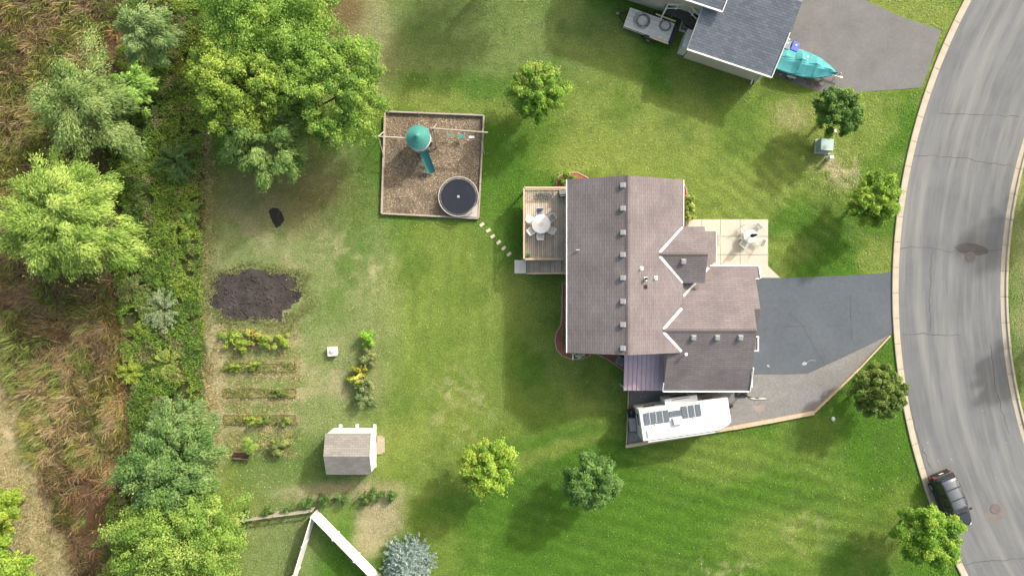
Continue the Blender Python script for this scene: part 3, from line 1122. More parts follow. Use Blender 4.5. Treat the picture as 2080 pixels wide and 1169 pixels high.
for ang, dist, lb, gm in ((48, .78, 'pale chair at the upper right of the glass patio table', silver), (-28, .86, 'slatted chair at the lower right of the glass patio table', silver),
                          (128, .72, 'chair with a dark backrest at the upper left of the glass patio table', silver), (232, .74, 'chair in shade at the lower left of the glass patio table', silver)):
    a = R(ang)
    chair('patio_chair', lb, (p.x + dist * math.cos(a), p.y + dist * math.sin(a), .05), a + math.pi, alum, gm, 'chairs around the glass patio table', True)
p2 = at(1460, 488)
mt = MB().box((p2.x, p2.y, .062), (.24, .9, .02), 0).build('door_mat', mat('mat_grey', (0.36, 0.35, 0.31), .9, .15, 8))
tag(mt, 'narrow grey door mat on the patio beside the porch', 'door mat')

# grey unit in the mulch bed
p = at(1261, 733, .7)
t = thing('air_conditioner', 'grey air conditioner unit tilted beside the metal lean-to', 'air conditioner', (p.x, p.y, .03), R(-28))
MB().box((0, 0, .36), (.66, .66, .72)).build('casing', mat('unit_grey', (0.20, 0.22, 0.24), .6, .1, 4), t, bevel=.03)
MB().lathe([(.26, .725), (.26, .735), (.05, .74)], n=20).build('fan_grille', mat('unit_dark', (0.14, 0.155, 0.17), .6, .1, 4), t)

# basketball hoop
pb = at(1508, 800, .3)
t = thing('basketball_hoop', 'black basketball hoop on a leaning pole at the garage corner', 'basketball hoop', (pb.x, pb.y, 0))
top = at(1541, 808, 3.0) - Vector((pb.x, pb.y, 0))
MB().box((0, 0, .08), (.9, .5, .16)).build('base', blackm, t, bevel=.04)
MB().tube([(0, 0, .1), (.05, -.02, 1.6), (top.x * .55, top.y * .5, 2.9)], [.06, .05, .045], 8).build('pole', blackm, t)
MB().tube([(top.x * .5, top.y * .5, 2.8), (top.x, top.y, 3.05)], .035, 6).tube([(top.x * .4, top.y * .4, 2.5), (top.x, top.y, 2.75)], .03, 6).build('arm', blackm, t)
fr = MB()
for a, b in (((-.62, 0, -.4), (.62, 0, -.4)), ((-.62, 0, .4), (.62, 0, .4)), ((-.62, 0, -.4), (-.62, 0, .4)), ((.62, 0, -.4), (.62, 0, .4)), ((-.22, 0, -.1), (.22, 0, -.1)), ((-.22, 0, .2), (.22, 0, .2))):
    o_ = Vector((top.x, top.y - .06, 2.95))
    fr.beam(Vector(a) + o_, Vector(b) + o_, .05, .05)
fr.build('backboard_frame', blackm, t)
MB().box((top.x, top.y - .04, 2.95), (1.2, .012, .78)).build('backboard', mat('clear_board', (0.5, 0.52, 0.53), .2, .05), t)
MB().tube([(top.x + .23 * math.cos(a), top.y - .36 + .23 * math.sin(a), 2.72) for a in np.linspace(0, 2 * math.pi, 25)], .014, 5).build('rim', mat('rim_rust', (0.22, 0.11, 0.08), .6), t)

# timber edging of the gravel
timb = mat('pale_timber', (0.43, 0.345, 0.25), 0.85, 0.14, 1.2, col2=(0.35, 0.28, 0.20))
t = thing('timber_edging', 'pale timber edging around the gravel strip below the camper', 'edging', at(1480, 866))
for a, b, wd in (((1270, 905), (1380, 886), .26), ((1380, 886), (1487, 868), .26), ((1487, 868), (1570, 853), .30), ((1570, 853), (1652, 837), .30), ((1652, 836), (1700, 790), .16), ((1700, 790), (1745, 746), .15), ((1745, 746), (1806, 681), .12), ((1276, 792), (1274, 848), .07), ((1274, 849), (1272, 900), .07)):
    A, B = at(*a), at(*b)
    A.z = B.z = .11
    MB().beam(A, B.lerp(A, .003), wd, .24).build('timber', timb, t, world=True, bevel=.01)

# ------------------------------------------------------------------ wheels shared by vehicles
tyre_m = mat('tyre_rubber', (0.02, 0.02, 0.021), 0.85, 0.2, 6)
rimm = mat('wheel_rim', (0.45, 0.46, 0.47), 0.35, 0.08, 6, metal=0.7)


def wheel(parent, x, y, r_, wd, name='wheel'):
    n = 22
    def ring(rad, yy):
        return [(rad * math.cos(2 * math.pi * k / n), yy, rad * math.sin(2 * math.pi * k / n)) for k in range(n)]
    h_ = wd / 2
    ty = MB().loft([ring(r_ * .62, -h_), ring(r_ * .92, -h_), ring(r_, -h_ * .6), ring(r_, h_ * .6), ring(r_ * .92, h_), ring(r_ * .62, h_)], True).build(name, tyre_m, parent, smooth=False)
    ty.location = (x, y, r_)
    MB().loft([ring(r_ * .6, -h_ - .006), ring(r_ * .6, h_ + .006)]).build('rim', rimm, ty)
    return ty


# ------------------------------------------------------------------ parked black SUV
def rrect(x, hw, z0, z1, cz=.25, n=5):
    """rounded cross-section at x, half-width hw, from z0 to z1"""
    pts = []
    r_ = min(cz, (z1 - z0) * .45, hw * .5)
    for cx_, cz_, a0 in ((hw - r_, z1 - r_, 0), (-hw + r_, z1 - r_, 90), (-hw + r_ * .4, z0 + r_ * .4, 180), (hw - r_ * .4, z0 + r_ * .4, 270)):
        rr = r_ if cz_ > (z0 + z1) / 2 else r_ * .4
        for k in range(n):
            a = R(a0 + 90 * k / (n - 1))
            pts.append((x, cx_ + rr * math.cos(a), cz_ + rr * math.sin(a)))
    return pts


def make_suv():
    cp = at(1934, 1021, 1.1)
    d = cp - RC
    d.z = 0
    th = math.atan2(d.y, d.x)
    pos = RC + Vector((math.cos(th), math.sin(th), 0)) * 48.98
    # facing towards the bottom of the picture, along the kerb
    ang = th + math.pi / 2
    t = thing('parked_car', 'black sport utility car parked at the kerb with roof rails', 'car', (pos.x, pos.y, .012), ang + R(2))
    paint = mat('black_paint', (0.022, 0.026, 0.032), 0.22, 0.1, 1, spec=.6)
    dglass = mat('car_glass', (0.025, 0.032, 0.036), 0.06, 0.1, 1, spec=.8)
    L = 4.72
    secs = [(-2.36, .66, .50, .78), (-2.32, .80, .40, .96), (-2.15, .90, .32, 1.06), (-1.4, .94, .28, 1.08), (0, .95, .27, 1.04), (.9, .945, .28, 1.03), (1.5, .92, .30, .98), (2.0, .87, .33, .90), (2.26, .76, .38, .80), (2.36, .60, .45, .70)]
    MB().loft([rrect(x, hw, a, b, .16) for x, hw, a, b in secs]).build('body', paint, t, smooth=True)
    # cabin: glass volume with roof panel on top
    cab = [(-2.24, .74, 1.0, 1.08), (-2.02, .78, 1.0, 1.48), (-1.85, .77, 1.0, 1.62), (-.6, .77, .98, 1.68), (.25, .76, .98, 1.66), (.55, .75, .98, 1.55), (1.15, .80, .96, 1.05)]
    def cabsec(x, hw, z0, z1):
        w_ = hw * (1.0 - .17 * (z1 - z0) / .7)
        return [(x, hw + .08, z0), (x, w_, z1 - .05), (x, w_ - .12, z1), (x, -w_ + .12, z1), (x, -w_, z1 - .05), (x, -hw - .08, z0)]
    MB().loft([cabsec(*c) for c in cab]).build('windows', dglass, t)
    rf = [(-2.12, .60, 1.56), (-1.85, .645, 1.645), (-.6, .645, 1.705), (.2, .63, 1.69), (.36, .60, 1.655)]
    secr = []
    for x, hw, z in rf:
        secr.append([(x, hw, z - .05), (x, hw * .95, z), (x, 0, z + .025), (x, -hw * .95, z), (x, -hw, z - .05), (x, 0, z - .06)])
    MB().loft(secr).build('roof_panel', mat('roof_sky_sheen', (0.11, 0.125, 0.15), .25, .1, 1, spec=.7), t, smooth=True)  # black roof coloured lighter and bluer: the sky's reflection is painted in
    for x in (-1.95, -.85, .05):
        for sy in (-1, 1):
            MB().beam((x, sy * .86, 1.0), (x - .02, sy * .655, 1.63), .07, .03).build('pillar', paint, t)
    for sy in (-1, 1):
        MB().tube([(-1.9, sy * .60, 1.66), (-1.7, sy * .60, 1.74), (.0, sy * .60, 1.77), (.22, sy * .59, 1.70)], .022, 6).build('roof_rail', blackm, t)
    for x in (-1.35, -.45):
        MB().beam((x, -.60, 1.77), (x, .60, 1.77), .05, .03).build('roof_crossbar', blackm, t)
    for x in (-1.42, 1.45):
        for sy in (-1, 1):
            wheel(t, x, sy * .84, .36, .24)
    for sy in (-1, 1):
        MB().box((.95, sy * 1.03, 1.08), (.14, .22, .15)).build('mirror', paint, t, bevel=.03)
        MB().box((-2.31, sy * .70, .86), (.10, .22, .22)).build('tail_light', mat('tail_red', (0.30, 0.02, 0.02), .25, .1), t, bevel=.03)
        MB().box((2.22, sy * .66, .74), (.16, .26, .10)).build('headlight', mat('lamp_clear', (0.6, 0.62, 0.64), .15, .05), t, bevel=.03)
    MB().box((-2.375, 0, .82), (.012, .34, .16)).build('number_plate', white, t)
    MB().box((-2.40, 0, .52), (.10, 1.5, .10)).build('bumper', blackm, t, bevel=.03)
    MB().box((-2.17, 0, 1.60), (.20, 1.1, .03)).build('spoiler', paint, t, bevel=.01)
    MB().box((2.37, 0, .60), (.03, .8, .14)).build('grille', blackm, t)
    MB().beam((-2.18, -.35, 1.24), (-2.10, .2, 1.40), .02, .02).build('rear_wiper', blackm, t)


make_suv()


# ------------------------------------------------------------------ white travel trailer
def make_camper():
    a, b = at(1303, 864, 2.95), at(1482, 838, 2.95)
    d = b - a
    Lc, Wc = d.length + .1, 2.46
    c = (a + b) / 2
    t = thing('travel_trailer', 'white travel trailer with roof solar panels parked on the gravel', 'trailer', (c.x, c.y, .01), math.atan2(d.y, d.x))
    cw = mat('camper_white', (0.60, 0.60, 0.60), 0.4, 0.03, 1)
    cr = mat('camper_roof', (0.68, 0.68, 0.67), 0.5, 0.05, 1, col2=(.60, .60, .585))
    h2 = Lc / 2
    # body: side profile along x (front = +x), slanted nose on one corner
    plan = [(-h2, -Wc / 2), (h2 - 1.05, -Wc / 2), (h2 - .3, -Wc / 2 + .26), (h2, -Wc / 2 + .5), (h2, Wc / 2), (-h2, Wc / 2)]
    MB().prism(plan, .55, 2.88).build('body', cw, t, bevel=.05)
    top = [(x * .992, y * .975) for x, y in plan]
    MB().prism(top, 2.885, 2.95).build('roof', cr, t, bevel=.03)
    MB().box((h2 - 1.15, .0, 2.957), (.035, Wc * .96, .015)).build('roof_seam', mat('seam_grey', (0.45, 0.45, 0.45), .7), t)
    MB().box((-.05, Wc / 2 + .22, 1.75), (2.55, .46, 1.7)).build('slide_out', cw, t, bevel=.03)
    MB().box((-.05, Wc / 2 + .455, 1.9), (1.3, .03, .7)).build('slide_window', glass, t)
    MB().tube([(-.75, Wc / 2 + .30, 2.64), (-.7, Wc / 2 + .34, 2.66), (.55, Wc / 2 + .34, 2.66), (.6, Wc / 2 + .30, 2.64)], .02, 6).build('slide_rail', blackm, t)
    MB().box((h2 - 1.4, Wc / 2 + .012, 2.3), (.8, .03, .35)).build('window', glass, t)
    MB().box((-h2 + 1.0, Wc / 2 + .012, 2.0), (.9, .03, .5)).build('window', glass, t)
    MB().box((-h2 - .012, .35, 2.1), (.03, .9, .55)).build('window', glass, t)
    # awning roll on the far side
    MB().tube([(-h2 + .4, -Wc / 2 - .10, 2.74), (h2 - 1.3, -Wc / 2 - .10, 2.74)], .085, 10).build('awning_roll', cw, t)
    for x in (-h2 + .45, h2 - 1.35):
        MB().beam((x, -Wc / 2 - .05, 2.74), (x, -Wc / 2 - .05, .9), .05, .05).build('awning_arm', alum, t)
    # solar panels
    m, n, bs = newmat('solar_cells')
    br = n.nodes.new('ShaderNodeTexBrick')
    tc = n.nodes.new('ShaderNodeTexCoord')
    n.links.new(tc.outputs['Object'], br.inputs['Vector'])
    br.offset = 0
    for k_, v_ in (('Scale', 1.0), ('Brick Width', .125), ('Row Height', .125), ('Mortar Size', .008)):
        br.inputs[k_].default_value = v_
    br.inputs['Color1'].default_value = (.045, .062, .085, 1)
    br.inputs['Color2'].default_value = (.060, .078, .100, 1)
    br.inputs['Mortar'].default_value = (.22, .25, .28, 1)
    n.links.new(br.outputs[0], bs.inputs['Base Color'])
    bs.inputs['Roughness'].default_value = .2
    for x in (-2.95, -2.45, -1.95, -1.45):
        o = MB().box((0, 0, 0), (.41, .92, .035)).build('solar_panel', m, t)
        o.location = (x, .48, 3.02)
    for x in (-.02, .51, 1.04):
        o = MB().box((0, 0, 0), (.41, .92, .035)).build('solar_panel', m, t)
        o.location = (x, .58, 3.02)
    o = MB().box((0, 0, 0), (.88, .44, .035)).build('solar_panel', m, t)
    o.location = (-.72, .58, 3.02)
    br_ = MB()
    for x in (-2.7, -2.2, -1.7, .245, .775):
        br_.box((x, .53, 2.995), (.07, .94, .02))
    br_.build('panel_mount', alum, t)
    MB().loft([[(-1.05, -.32, 2.95), (-.28, -.32, 2.95), (-.28, .28, 2.95), (-1.05, .28, 2.95)], [(-.98, -.26, 3.24), (-.36, -.26, 3.24), (-.32, .22, 3.24), (-1.0, .22, 3.24)]]).build('air_conditioner', cr, t, bevel=.05)
    MB().box((-h2 + .55, -.68, 3.0), (.36, .56, .09)).build('roof_hatch', cr, t, bevel=.02)
    MB().box((-h2 + .55, -.68, 3.05), (.28, .46, .02)).build('hatch_cover', mat('hatch', (.62, .63, .63), .4), t)
    for x, y in ((-h2 + .62, -.18), (-h2 + .85, -.16), (-h2 + 1.1, -.05), (.6, .02), (-1.35, -.62)):
        MB().lathe([(.05, 2.95), (.05, 3.05), (.03, 3.06)], (x, y, 0), 10).build('roof_vent', alum, t)
    # running gear
    fr = MB()
    for sy in (-.7, .7):
        fr.box((0, sy, .5), (Lc - .2, .1, .12))
    fr.beam((h2 - .2, .7, .5), (h2 + 1.0, .0, .48), .09, .1)
    fr.beam((h2 - .2, -.7, .5), (h2 + 1.0, .0, .48), .09, .1)
    fr.build('chassis', blackm, t)
    for x in (-.5, .35):
        for sy in (-1.08, 1.08):
            wheel(t, x, sy, .34, .22)
    MB().tube([(h2 + .72, 0, .06), (h2 + .72, 0, 1.05)], .04, 8).build('tongue_jack', blackm, t)
    for sy in (-.16, .18):
        MB().lathe([(.14, .5), (.155, .55), (.155, .92), (.09, 1.02), (.04, 1.06)], (h2 + .35, sy + .1, 0), 14).build('gas_bottle', mat('bottle_grey', (.20, .22, .26), .4, .1), t)
    MB().box((h2 + .30, -.35, .72), (.34, .3, .3)).build('battery_box', blackm, t, bevel=.03)
    for x in (-h2 + .3, h2 - .3):
        for sy in (-.8, .8):
            MB().box((x, sy, .26), (.08, .08, .5)).build('stabiliser', blackm, t)
    # rear rack with box and spare wheel
    MB().box((-h2 - .30, 0, .52), (.5, 1.9, .06)).build('rear_rack', blackm, t)
    MB().box((-h2 - .32, -.25, .85), (.52, 1.05, .55)).build('storage_box', mat('box_grey', (.26, .27, .29), .6, .1, 3), t, bevel=.03)
    lid = MB()
    for k in range(9):
        lid.box((-h2 - .32, -.70 + .11 * k, 1.14), (.50, .04, .02))
    lid.build('box_ribs', mat('box_rib', (.36, .37, .38), .6), t)
    sp = wheel(t, 0, 0, .36, .24, 'spare_wheel')
    sp.location = (-h2 - .2, .72, 1.05)
    sp.rotation_euler = (0, 0, R(90))


make_camper()

# ------------------------------------------------------------------ play set, trampoline, border
greyw = mat('weathered_timber', (0.33, 0.295, 0.255), 0.9, 0.15, 1.5)
t = thing('timber_border', 'grey weathered timber border around the wood chip square', 'border', at(880, 335))
cs = [(783, 228), (983, 236), (972, 444), (776, 434)]
for i in range(4):
    a, b = at(*cs[i]), at(*cs[(i + 1) % 4])
    for k in range(3):
        A, B = a.lerp(b, k / 3), a.lerp(b, (k + 1) / 3 - .004)
        A.z = B.z = .15
        MB().beam(A, B, .13, .32).build('timber', greyw, t, world=True, bevel=.01)

teal = mat('teal_plastic', (0.05, 0.225, 0.205), 0.4, 0.08, 2, spec=.4)
teald = mat('teal_slide', (0.03, 0.17, 0.18), 0.3, 0.12, 2, spec=.5)
tw = at(847, 275, 3.2)
t = thing('play_set', 'play tower with ringed teal cone roof, slide and swing beams', 'play set', (tw.x, tw.y, .02))
prof = []
rr_, zz = .95, 2.55
for k in range(7):
    prof += [(rr_, zz), (rr_ - .035, zz + .045), (rr_ - .11, zz + .055)]
    rr_ -= .13
    zz += .10
prof += [(rr_ + .02, zz), (.12, zz + .10), (.04, zz + .13)]
MB().lathe([(.86, 2.50), (.95, 2.53)] + prof, n=44).build('cone_roof', teal, t)
MB().lathe([(.90, 1.15), (.94, 1.2), (.94, 2.2), (.90, 2.25)], n=36, closed_top=False).build('tower_wall', white, t)
MB().lathe([(.945, 1.45), (.945, 1.65)], n=36, closed_top=False).build('wall_stripe', teal, t)
MB().lathe([(.9, 1.08), (.9, 1.15), (.02, 1.155)], n=36).build('platform', greyw, t)
for k in range(6):
    a = k * math.pi / 3 + .3
    MB().box((.78 * math.cos(a), .78 * math.sin(a), 1.27), (.09, .09, 2.54)).build('post', greyw, t)
MB().box((.86, -.40, 1.85), (.2, .34, .45), rz=R(-24)).build('window_opening', blackm, t)
se = at(877, 351, .25) - Vector((tw.x, tw.y, 0))
ss = Vector((.28, -.82, 0))
pts = []
for k in range(9):
    f = k / 8
    pts.append(Vector((ss.x + (se.x - ss.x) * f, ss.y + (se.y - ss.y) * f, 1.30 * (1 - f) ** 1.15 + .20)))
sld = MB()
dirv = Vector((se.x - ss.x, se.y - ss.y, 0)).normalized()
sd = Vector((-dirv.y, dirv.x, 0))
secs = []
for q in pts:
    sec = []
    outer, inner = [], []
    for k in range(9):
        a = math.pi * k / 8
        outer.append(q + sd * .35 * math.cos(a) + Vector((0, 0, .26 - .30 * math.sin(a))))
        inner.append(q + sd * .315 * math.cos(a) + Vector((0, 0, .26 - .25 * math.sin(a))))
    secs.append(outer + inner[::-1])
sld.loft(secs)
sld.build('slide', teald, t, smooth=False)
b0, b1 = at(874, 260, 2.5) - tw, at(991, 269, 2.5) - tw
b0.z = b1.z = 2.45
MB().beam(b0, b1, .10, .16).build('swing_beam', greyw, t)
MB().beam(Vector((.5, .4, 2.3)), b0 + Vector((.05, 0, -.05)), .09, .12).build('link_beam', greyw, t)
dv = (b1 - b0).normalized()
for f in (.90,):
    q = b0.lerp(b1, f)
    for sy in (-1.25, 1.0):
        MB().beam((q.x + .05, q.y + sy, 0), (q.x, q.y, 2.40), .09, .09).build('leg', greyw, t)
    MB().beam((q.x, q.y - .62, 1.2), (q.x, q.y + .5, 1.2), .07, .07).build('brace', greyw, t)
q = b0.lerp(b1, .05)
for sy in (-1.0, .9):
    MB().beam((q.x, q.y + sy, 0), (q.x, q.y, 2.40), .08, .08).build('leg', greyw, t)
for f, m_, nm in ((.30, teal, 'swing'), (.50, teal, 'swing'), (.69, wtab, 'swing')):
    q = b0.lerp(b1, f)
    s_ = MB()
    if f == .50:
        s_.loft([[(q.x + dx_, q.y - .05 + .16 * c_, .50 + .10 * s2) for c_, s2 in ((-1, 0), (-.7, -.8), (.7, -.8), (1, 0), (1.0, .9), (-1.0, .9))] for dx_ in (-.22, .22)])
    else:
        s_.box((q.x, q.y - .03, .5), (.46, .17, .035))
    s_.build(nm, m_, t)
    for sx in (-.2, .2):
        MB().tube([(q.x + sx, q.y - .03, .5), (q.x + sx, q.y, 2.38)], .012, 5).build('swing_chain', zinc, t)
c0, c1 = at(753, 276, 2.3) - tw, Vector((-.8, .0, 2.25))
c0.z = 2.25
MB().tube([c0, c1], .045, 8).build('side_beam', mat('pale_pole', (.50, .46, .38), .7, .1, 3), t)
q = c0.lerp(c1, .2)
for sy in (-1.35, .9):
    MB().tube([(q.x + .05, q.y + sy, 0), (q.x, q.y, 2.25)], .04, 6).build('leg', MATS['pale_pole'], t)
MB().tube([(q.x - .12, q.y - .25, 0), (q.x, q.y, 2.2)], .012, 5).build('rope', blackm, t)
lad = MB()
for k in range(5):
    lad.beam((-.30, 1.35 - .10 * k, .2 + .24 * k), (.10, 1.35 - .10 * k, .2 + .24 * k), .04, .04)
for x in (-.32, .12):
    lad.beam((x, 1.42, 0), (x, .85, 1.5), .05, .05)
lad.build('ladder', teal, t)

p = at(931, 399, .85)
t = thing('trampoline', 'round trampoline with black mat and pale rim on the wood chips', 'trampoline', (p.x, p.y, .02))
mm = mat('trampoline_mat', (0.020, 0.024, 0.037), 0.9, 0.12, 1.2, spec=.15)
prof = [(1.40 - .14 * k, .80 - .02 * (1 - (1 - k / 10) ** 2)) for k in range(11)]
MB().lathe(prof[:-1] + [(.02, .78)], n=56).build('mat', mm, t, smooth=True)
MB().tube([(1.59 * math.cos(a), 1.59 * math.sin(a), .82) for a in np.linspace(0, 2 * math.pi, 57)], .026, 6, False).build('frame', mat('rim_pale', (.55, .54, .54), .5, .1, 5, metal=.3), t)
sp = MB()
for k in range(84):
    a = 2 * math.pi * k / 84
    sp.beam((1.39 * math.cos(a), 1.39 * math.sin(a), .802), (1.57 * math.cos(a), 1.57 * math.sin(a), .815), .022, .02)
sp.build('springs', mat('spring_grey', (.26, .26, .27), .5, .1, 5, metal=.3), t)['kind'] = 'stuff'
for k in range(6):
    a = k * math.pi / 3 + .2
    MB().tube([(1.59 * math.cos(a), 1.59 * math.sin(a), .8), (1.62 * math.cos(a), 1.62 * math.sin(a), 0)], .03, 6).build('leg', zinc, t)
MB().lathe([(.10, .79), (.11, .80), (.07, .80)], n=18).build('centre_mark', mat('mark', (.30, .31, .34), .7), t)
tr = MB().prism([at(971, 415).xy, at(970, 442).xy, at(941, 440).xy], .32, .36).build('corner_step', mat('grey_board', (.40, .37, .36), .85, .12, 2))
tag(tr, 'triangular grey board step in the corner by the trampoline', 'step')
for k, (px, py) in enumerate(((979, 456), (992, 468), (1001, 480), (1013, 492), (1023, 504), (1034, 516))):
    p = at(px, py)
    o = MB().box((0, 0, 0), (.40, .24, .05)).build('stepping_stone', mat('stone_pale', (.50, .47, .34), .85, .12, 3), bevel=.015)
    o.location = (p.x, p.y, .022)
    o.rotation_euler = (0, 0, R(38 + random.uniform(-8, 8)))
    tag(o, ['stepping stone nearest the trampoline corner', 'second stepping stone from the trampoline', 'third stepping stone from the trampoline', 'third stepping stone from the deck stairs', 'second stepping stone from the deck stairs', 'stepping stone nearest the deck stairs'][k], 'stepping stone', 'stepping stones from play area to deck')

# ------------------------------------------------------------------ garden shed
shg = shingle('shed_shingle', (0.245, 0.236, 0.222), (0.19, 0.184, 0.176), (0.145, 0.14, 0.136), 'y', 0.17, 0.42, .15)
sx0, sx1 = -380 * .955 * M, -275 * M
yn_, yr_, ys_ = -282 * M, -324 * M, -364 * M
shed = thing('garden_shed', 'white garden shed with grey shingled roof at the edge of the lawn', 'shed', ((sx0 + sx1) / 2, yr_, 0))
zn, zr, zs = 2.45, 2.95, 2.15
x0, x1 = sx0 + .1, sx1 - .02
for nm, quad in (('wall', [(x0, yn_ - .05), (x1, yn_ - .05), (x1, yn_ - .12), (x0, yn_ - .12)]), ('wall', [(x0, ys_ + .14), (x1, ys_ + .14), (x1, ys_ + .2), (x0, ys_ + .2)])):
    MB().prism(quad, .12, (zn if quad[0][1] > yr_ else zs) - .08).build(nm, white, shed, world=True)
for x in (x0 + .035, x1 - .035):
    pts = [(yn_ - .12, .12), (ys_ + .2, .12), (ys_ + .2, zs - .1), (yr_, zr - .1), (yn_ - .12, zn - .1)]
    MB().loft([[(x - .035, y, z) for y, z in pts], [(x + .035, y, z) for y, z in pts]]).build('gable_wall', white, shed, world=True)
MB().slab([(sx0, yn_, zn), (sx1 + .03, yn_, zn), (sx1 + .03, yr_, zr), (sx0, yr_, zr)], .07).build('roof_slope', shg, shed, world=True)
MB().slab([(sx0, yr_, zr), (sx1 + .03, yr_, zr), (sx1 + .03, ys_, zs), (sx0, ys_, zs)], .07).build('roof_slope', shg, shed, world=True)
for x in (sx0 + .6, (sx0 + sx1) / 2 + .2, sx1 - .14):
    MB().box((x, (yn_ + ys_) / 2 + .12, .06), (.24, yn_ - ys_ + .2, .12)).build('skid', white, shed, world=True)
MB().box((x1 + .025, yr_ - .2, 1.05), (.04, 1.3, 1.8)).build('door', white, shed, world=True)
rampm = mat('ramp_timber', (.36, .32, .25), .9, .2, 2)
for k in range(8):
    f = k / 8
    MB().box((x1 + .12 + .075 * k, yr_ + .25, .16 - .14 * f), (.068, 1.5 - .3 * (k > 5), .03)).build('ramp_board', rampm, shed, world=True)

# wooden box in the back lawn
p = at(675, 713, .4)
t = thing('wooden_box', 'small square pale grey wooden box with a loose lid board', 'box', (p.x, p.y, 0), R(4))
pg = mat('pale_grey_wood', (.52, .52, .50), .85, .1, 3)
MB().box((0, 0, .22), (.70, .70, .44)).build('body', pg, t, bevel=.01)
for k in range(4):
    MB().box((-.285 + .19 * k, 0, .46), (.18, .76, .03)).build('lid_board', pg, t)
MB().box((.30, .02, .50), (.42, .09, .03), rz=R(28)).build('loose_board', mat('paler_wood', (.60, .60, .58), .8, .1), t)
MB().lathe([(.10, .475), (.20, .50), (.16, .56), (.03, .58)], (-.05, .0, 0), 7).build('stone', mat('grey_stone', (.40, .40, .41), .85, .15, 4), t)

# ------------------------------------------------------------------ white vinyl fence and rail fence
vin = mat('white_vinyl', (.66, .66, .66), .4, .10, 1.5)
fc = at(645, 1035)
t = thing('vinyl_fence', 'tall white vinyl privacy fence meeting at a corner', 'fence', fc)


def vfence(dirp, n, w_=2.4):
    d = (at(*dirp) - fc).normalized()
    a_ = math.atan2(d.y, d.x)
    for k in range(n):
        c = d * (w_ * (k + .5) + .06)
        pnl = MB()
        nb_ = 14
        for j in range(nb_):
            pnl.box((-w_ / 2 + (j + .5) * w_ / nb_, 0, .92), (w_ / nb_ - .008, .035, 1.60))
        pnl.box((0, 0, .14), (w_, .05, .14))
        pnl.box((0, 0, 1.72), (w_, .06, .12))
        o = pnl.build('panel', vin, t)
        o.location = c
        o.rotation_euler = (0, 0, a_)
        q = d * (w_ * (k + 1) + .06)
        o = MB().box((0, 0, .92), (.13, .13, 1.84)).loft([[(-.09, -.09, 1.84), (.09, -.09, 1.84), (.09, .09, 1.84), (-.09, .09, 1.84)], [(-.01, -.01, 1.93), (.01, -.01, 1.93), (.01, .01, 1.93), (-.01, .01, 1.93)]]).build('post', vin, t)
        o.location = q
        o.rotation_euler = (0, 0, a_)


vfence((778, 1171), 5)
vfence((604, 1169), 4)
o = MB().box((0, 0, .92), (.13, .13, 1.84)).build('post', vin, t)
t2 = thing('rail_fence', 'low weathered two rail wooden fence joining the white fence', 'fence', at(560, 1040))
ra, rb_ = at(640, 1030), at(492, 1050)
for z, dx_ in ((.55, .0), (1.0, .0)):
    for k in range(2):
        A, B = ra.lerp(rb_, k / 2), ra.lerp(rb_, (k + 1) / 2)
        MB().beam((A.x, A.y, z), (B.x, B.y, z + random.uniform(-.03, .03)), .09, .11).build('rail', greyw, t2, world=True)
for k in range(3):
    A = ra.lerp(rb_, k / 2)
    MB().box((A.x, A.y + .09, .6), (.12, .12, 1.2)).build('post', greyw, t2, world=True)

# raised beds -----------------------------------------------------------
bedw = mat('bed_board', (.155, .13, .085), .9, .2, 2)
bsoil = mat('bed_soil', (.22, .21, .10), .95, .35, 2.5, col2=(.13, .135, .05), bmp=.8, bscale=12)
for lab, y0, y1 in (('upper narrow board edged raised bed in the vegetable garden', 738, 754), ('middle narrow board edged raised bed in the vegetable garden', 789, 806), ('lower narrow board edged raised bed in the vegetable garden', 842, 861)):
    a, b = at(456, y0), at(601, y1)
    t = thing('raised_bed', lab, 'raised bed', ((a.x + b.x) / 2, (a.y + b.y) / 2, 0), 0, 'raised beds in the vegetable garden')
    w_, d_ = b.x - a.x, a.y - b.y
    for y in (-d_ / 2, d_ / 2):
        MB().box((0, y, .065), (w_, .022, .13)).build('board', bedw, t)
    for x in (-w_ / 2, w_ / 2):
        MB().box((x, 0, .065), (.022, d_, .13)).build('board', bedw, t)
    MB().box((0, 0, .035), (w_ - .05, d_ - .05, .06)).build('soil', bsoil, t)

# log pile ---------------------------------------------------------------
p = at(491, 925)
t = thing('log_pile', 'small stack of dark split logs beside the round shrub', 'log pile', (p.x, p.y, 0), R(-4))
bark = mat('bark', (.075, .052, .04), .95, .3, 4)
for k in range(9):
    row = k // 5
    y = -.28 + .14 * (k % 5) + .07 * row
    MB().tube([(-.62 + random.uniform(-.06, .06), y, .07 + .12 * row), (.60 + random.uniform(-.08, .08), y, .07 + .12 * row)], random.uniform(.055, .075), 7).build('log', random.choice([bark, mat('pale_log', (.19, .15, .12), .9, .3, 4)]), t)
for x in (-.5, .5):
    MB().box((x, -.46, .22), (.06, .06, .44)).build('stake', bark, t)

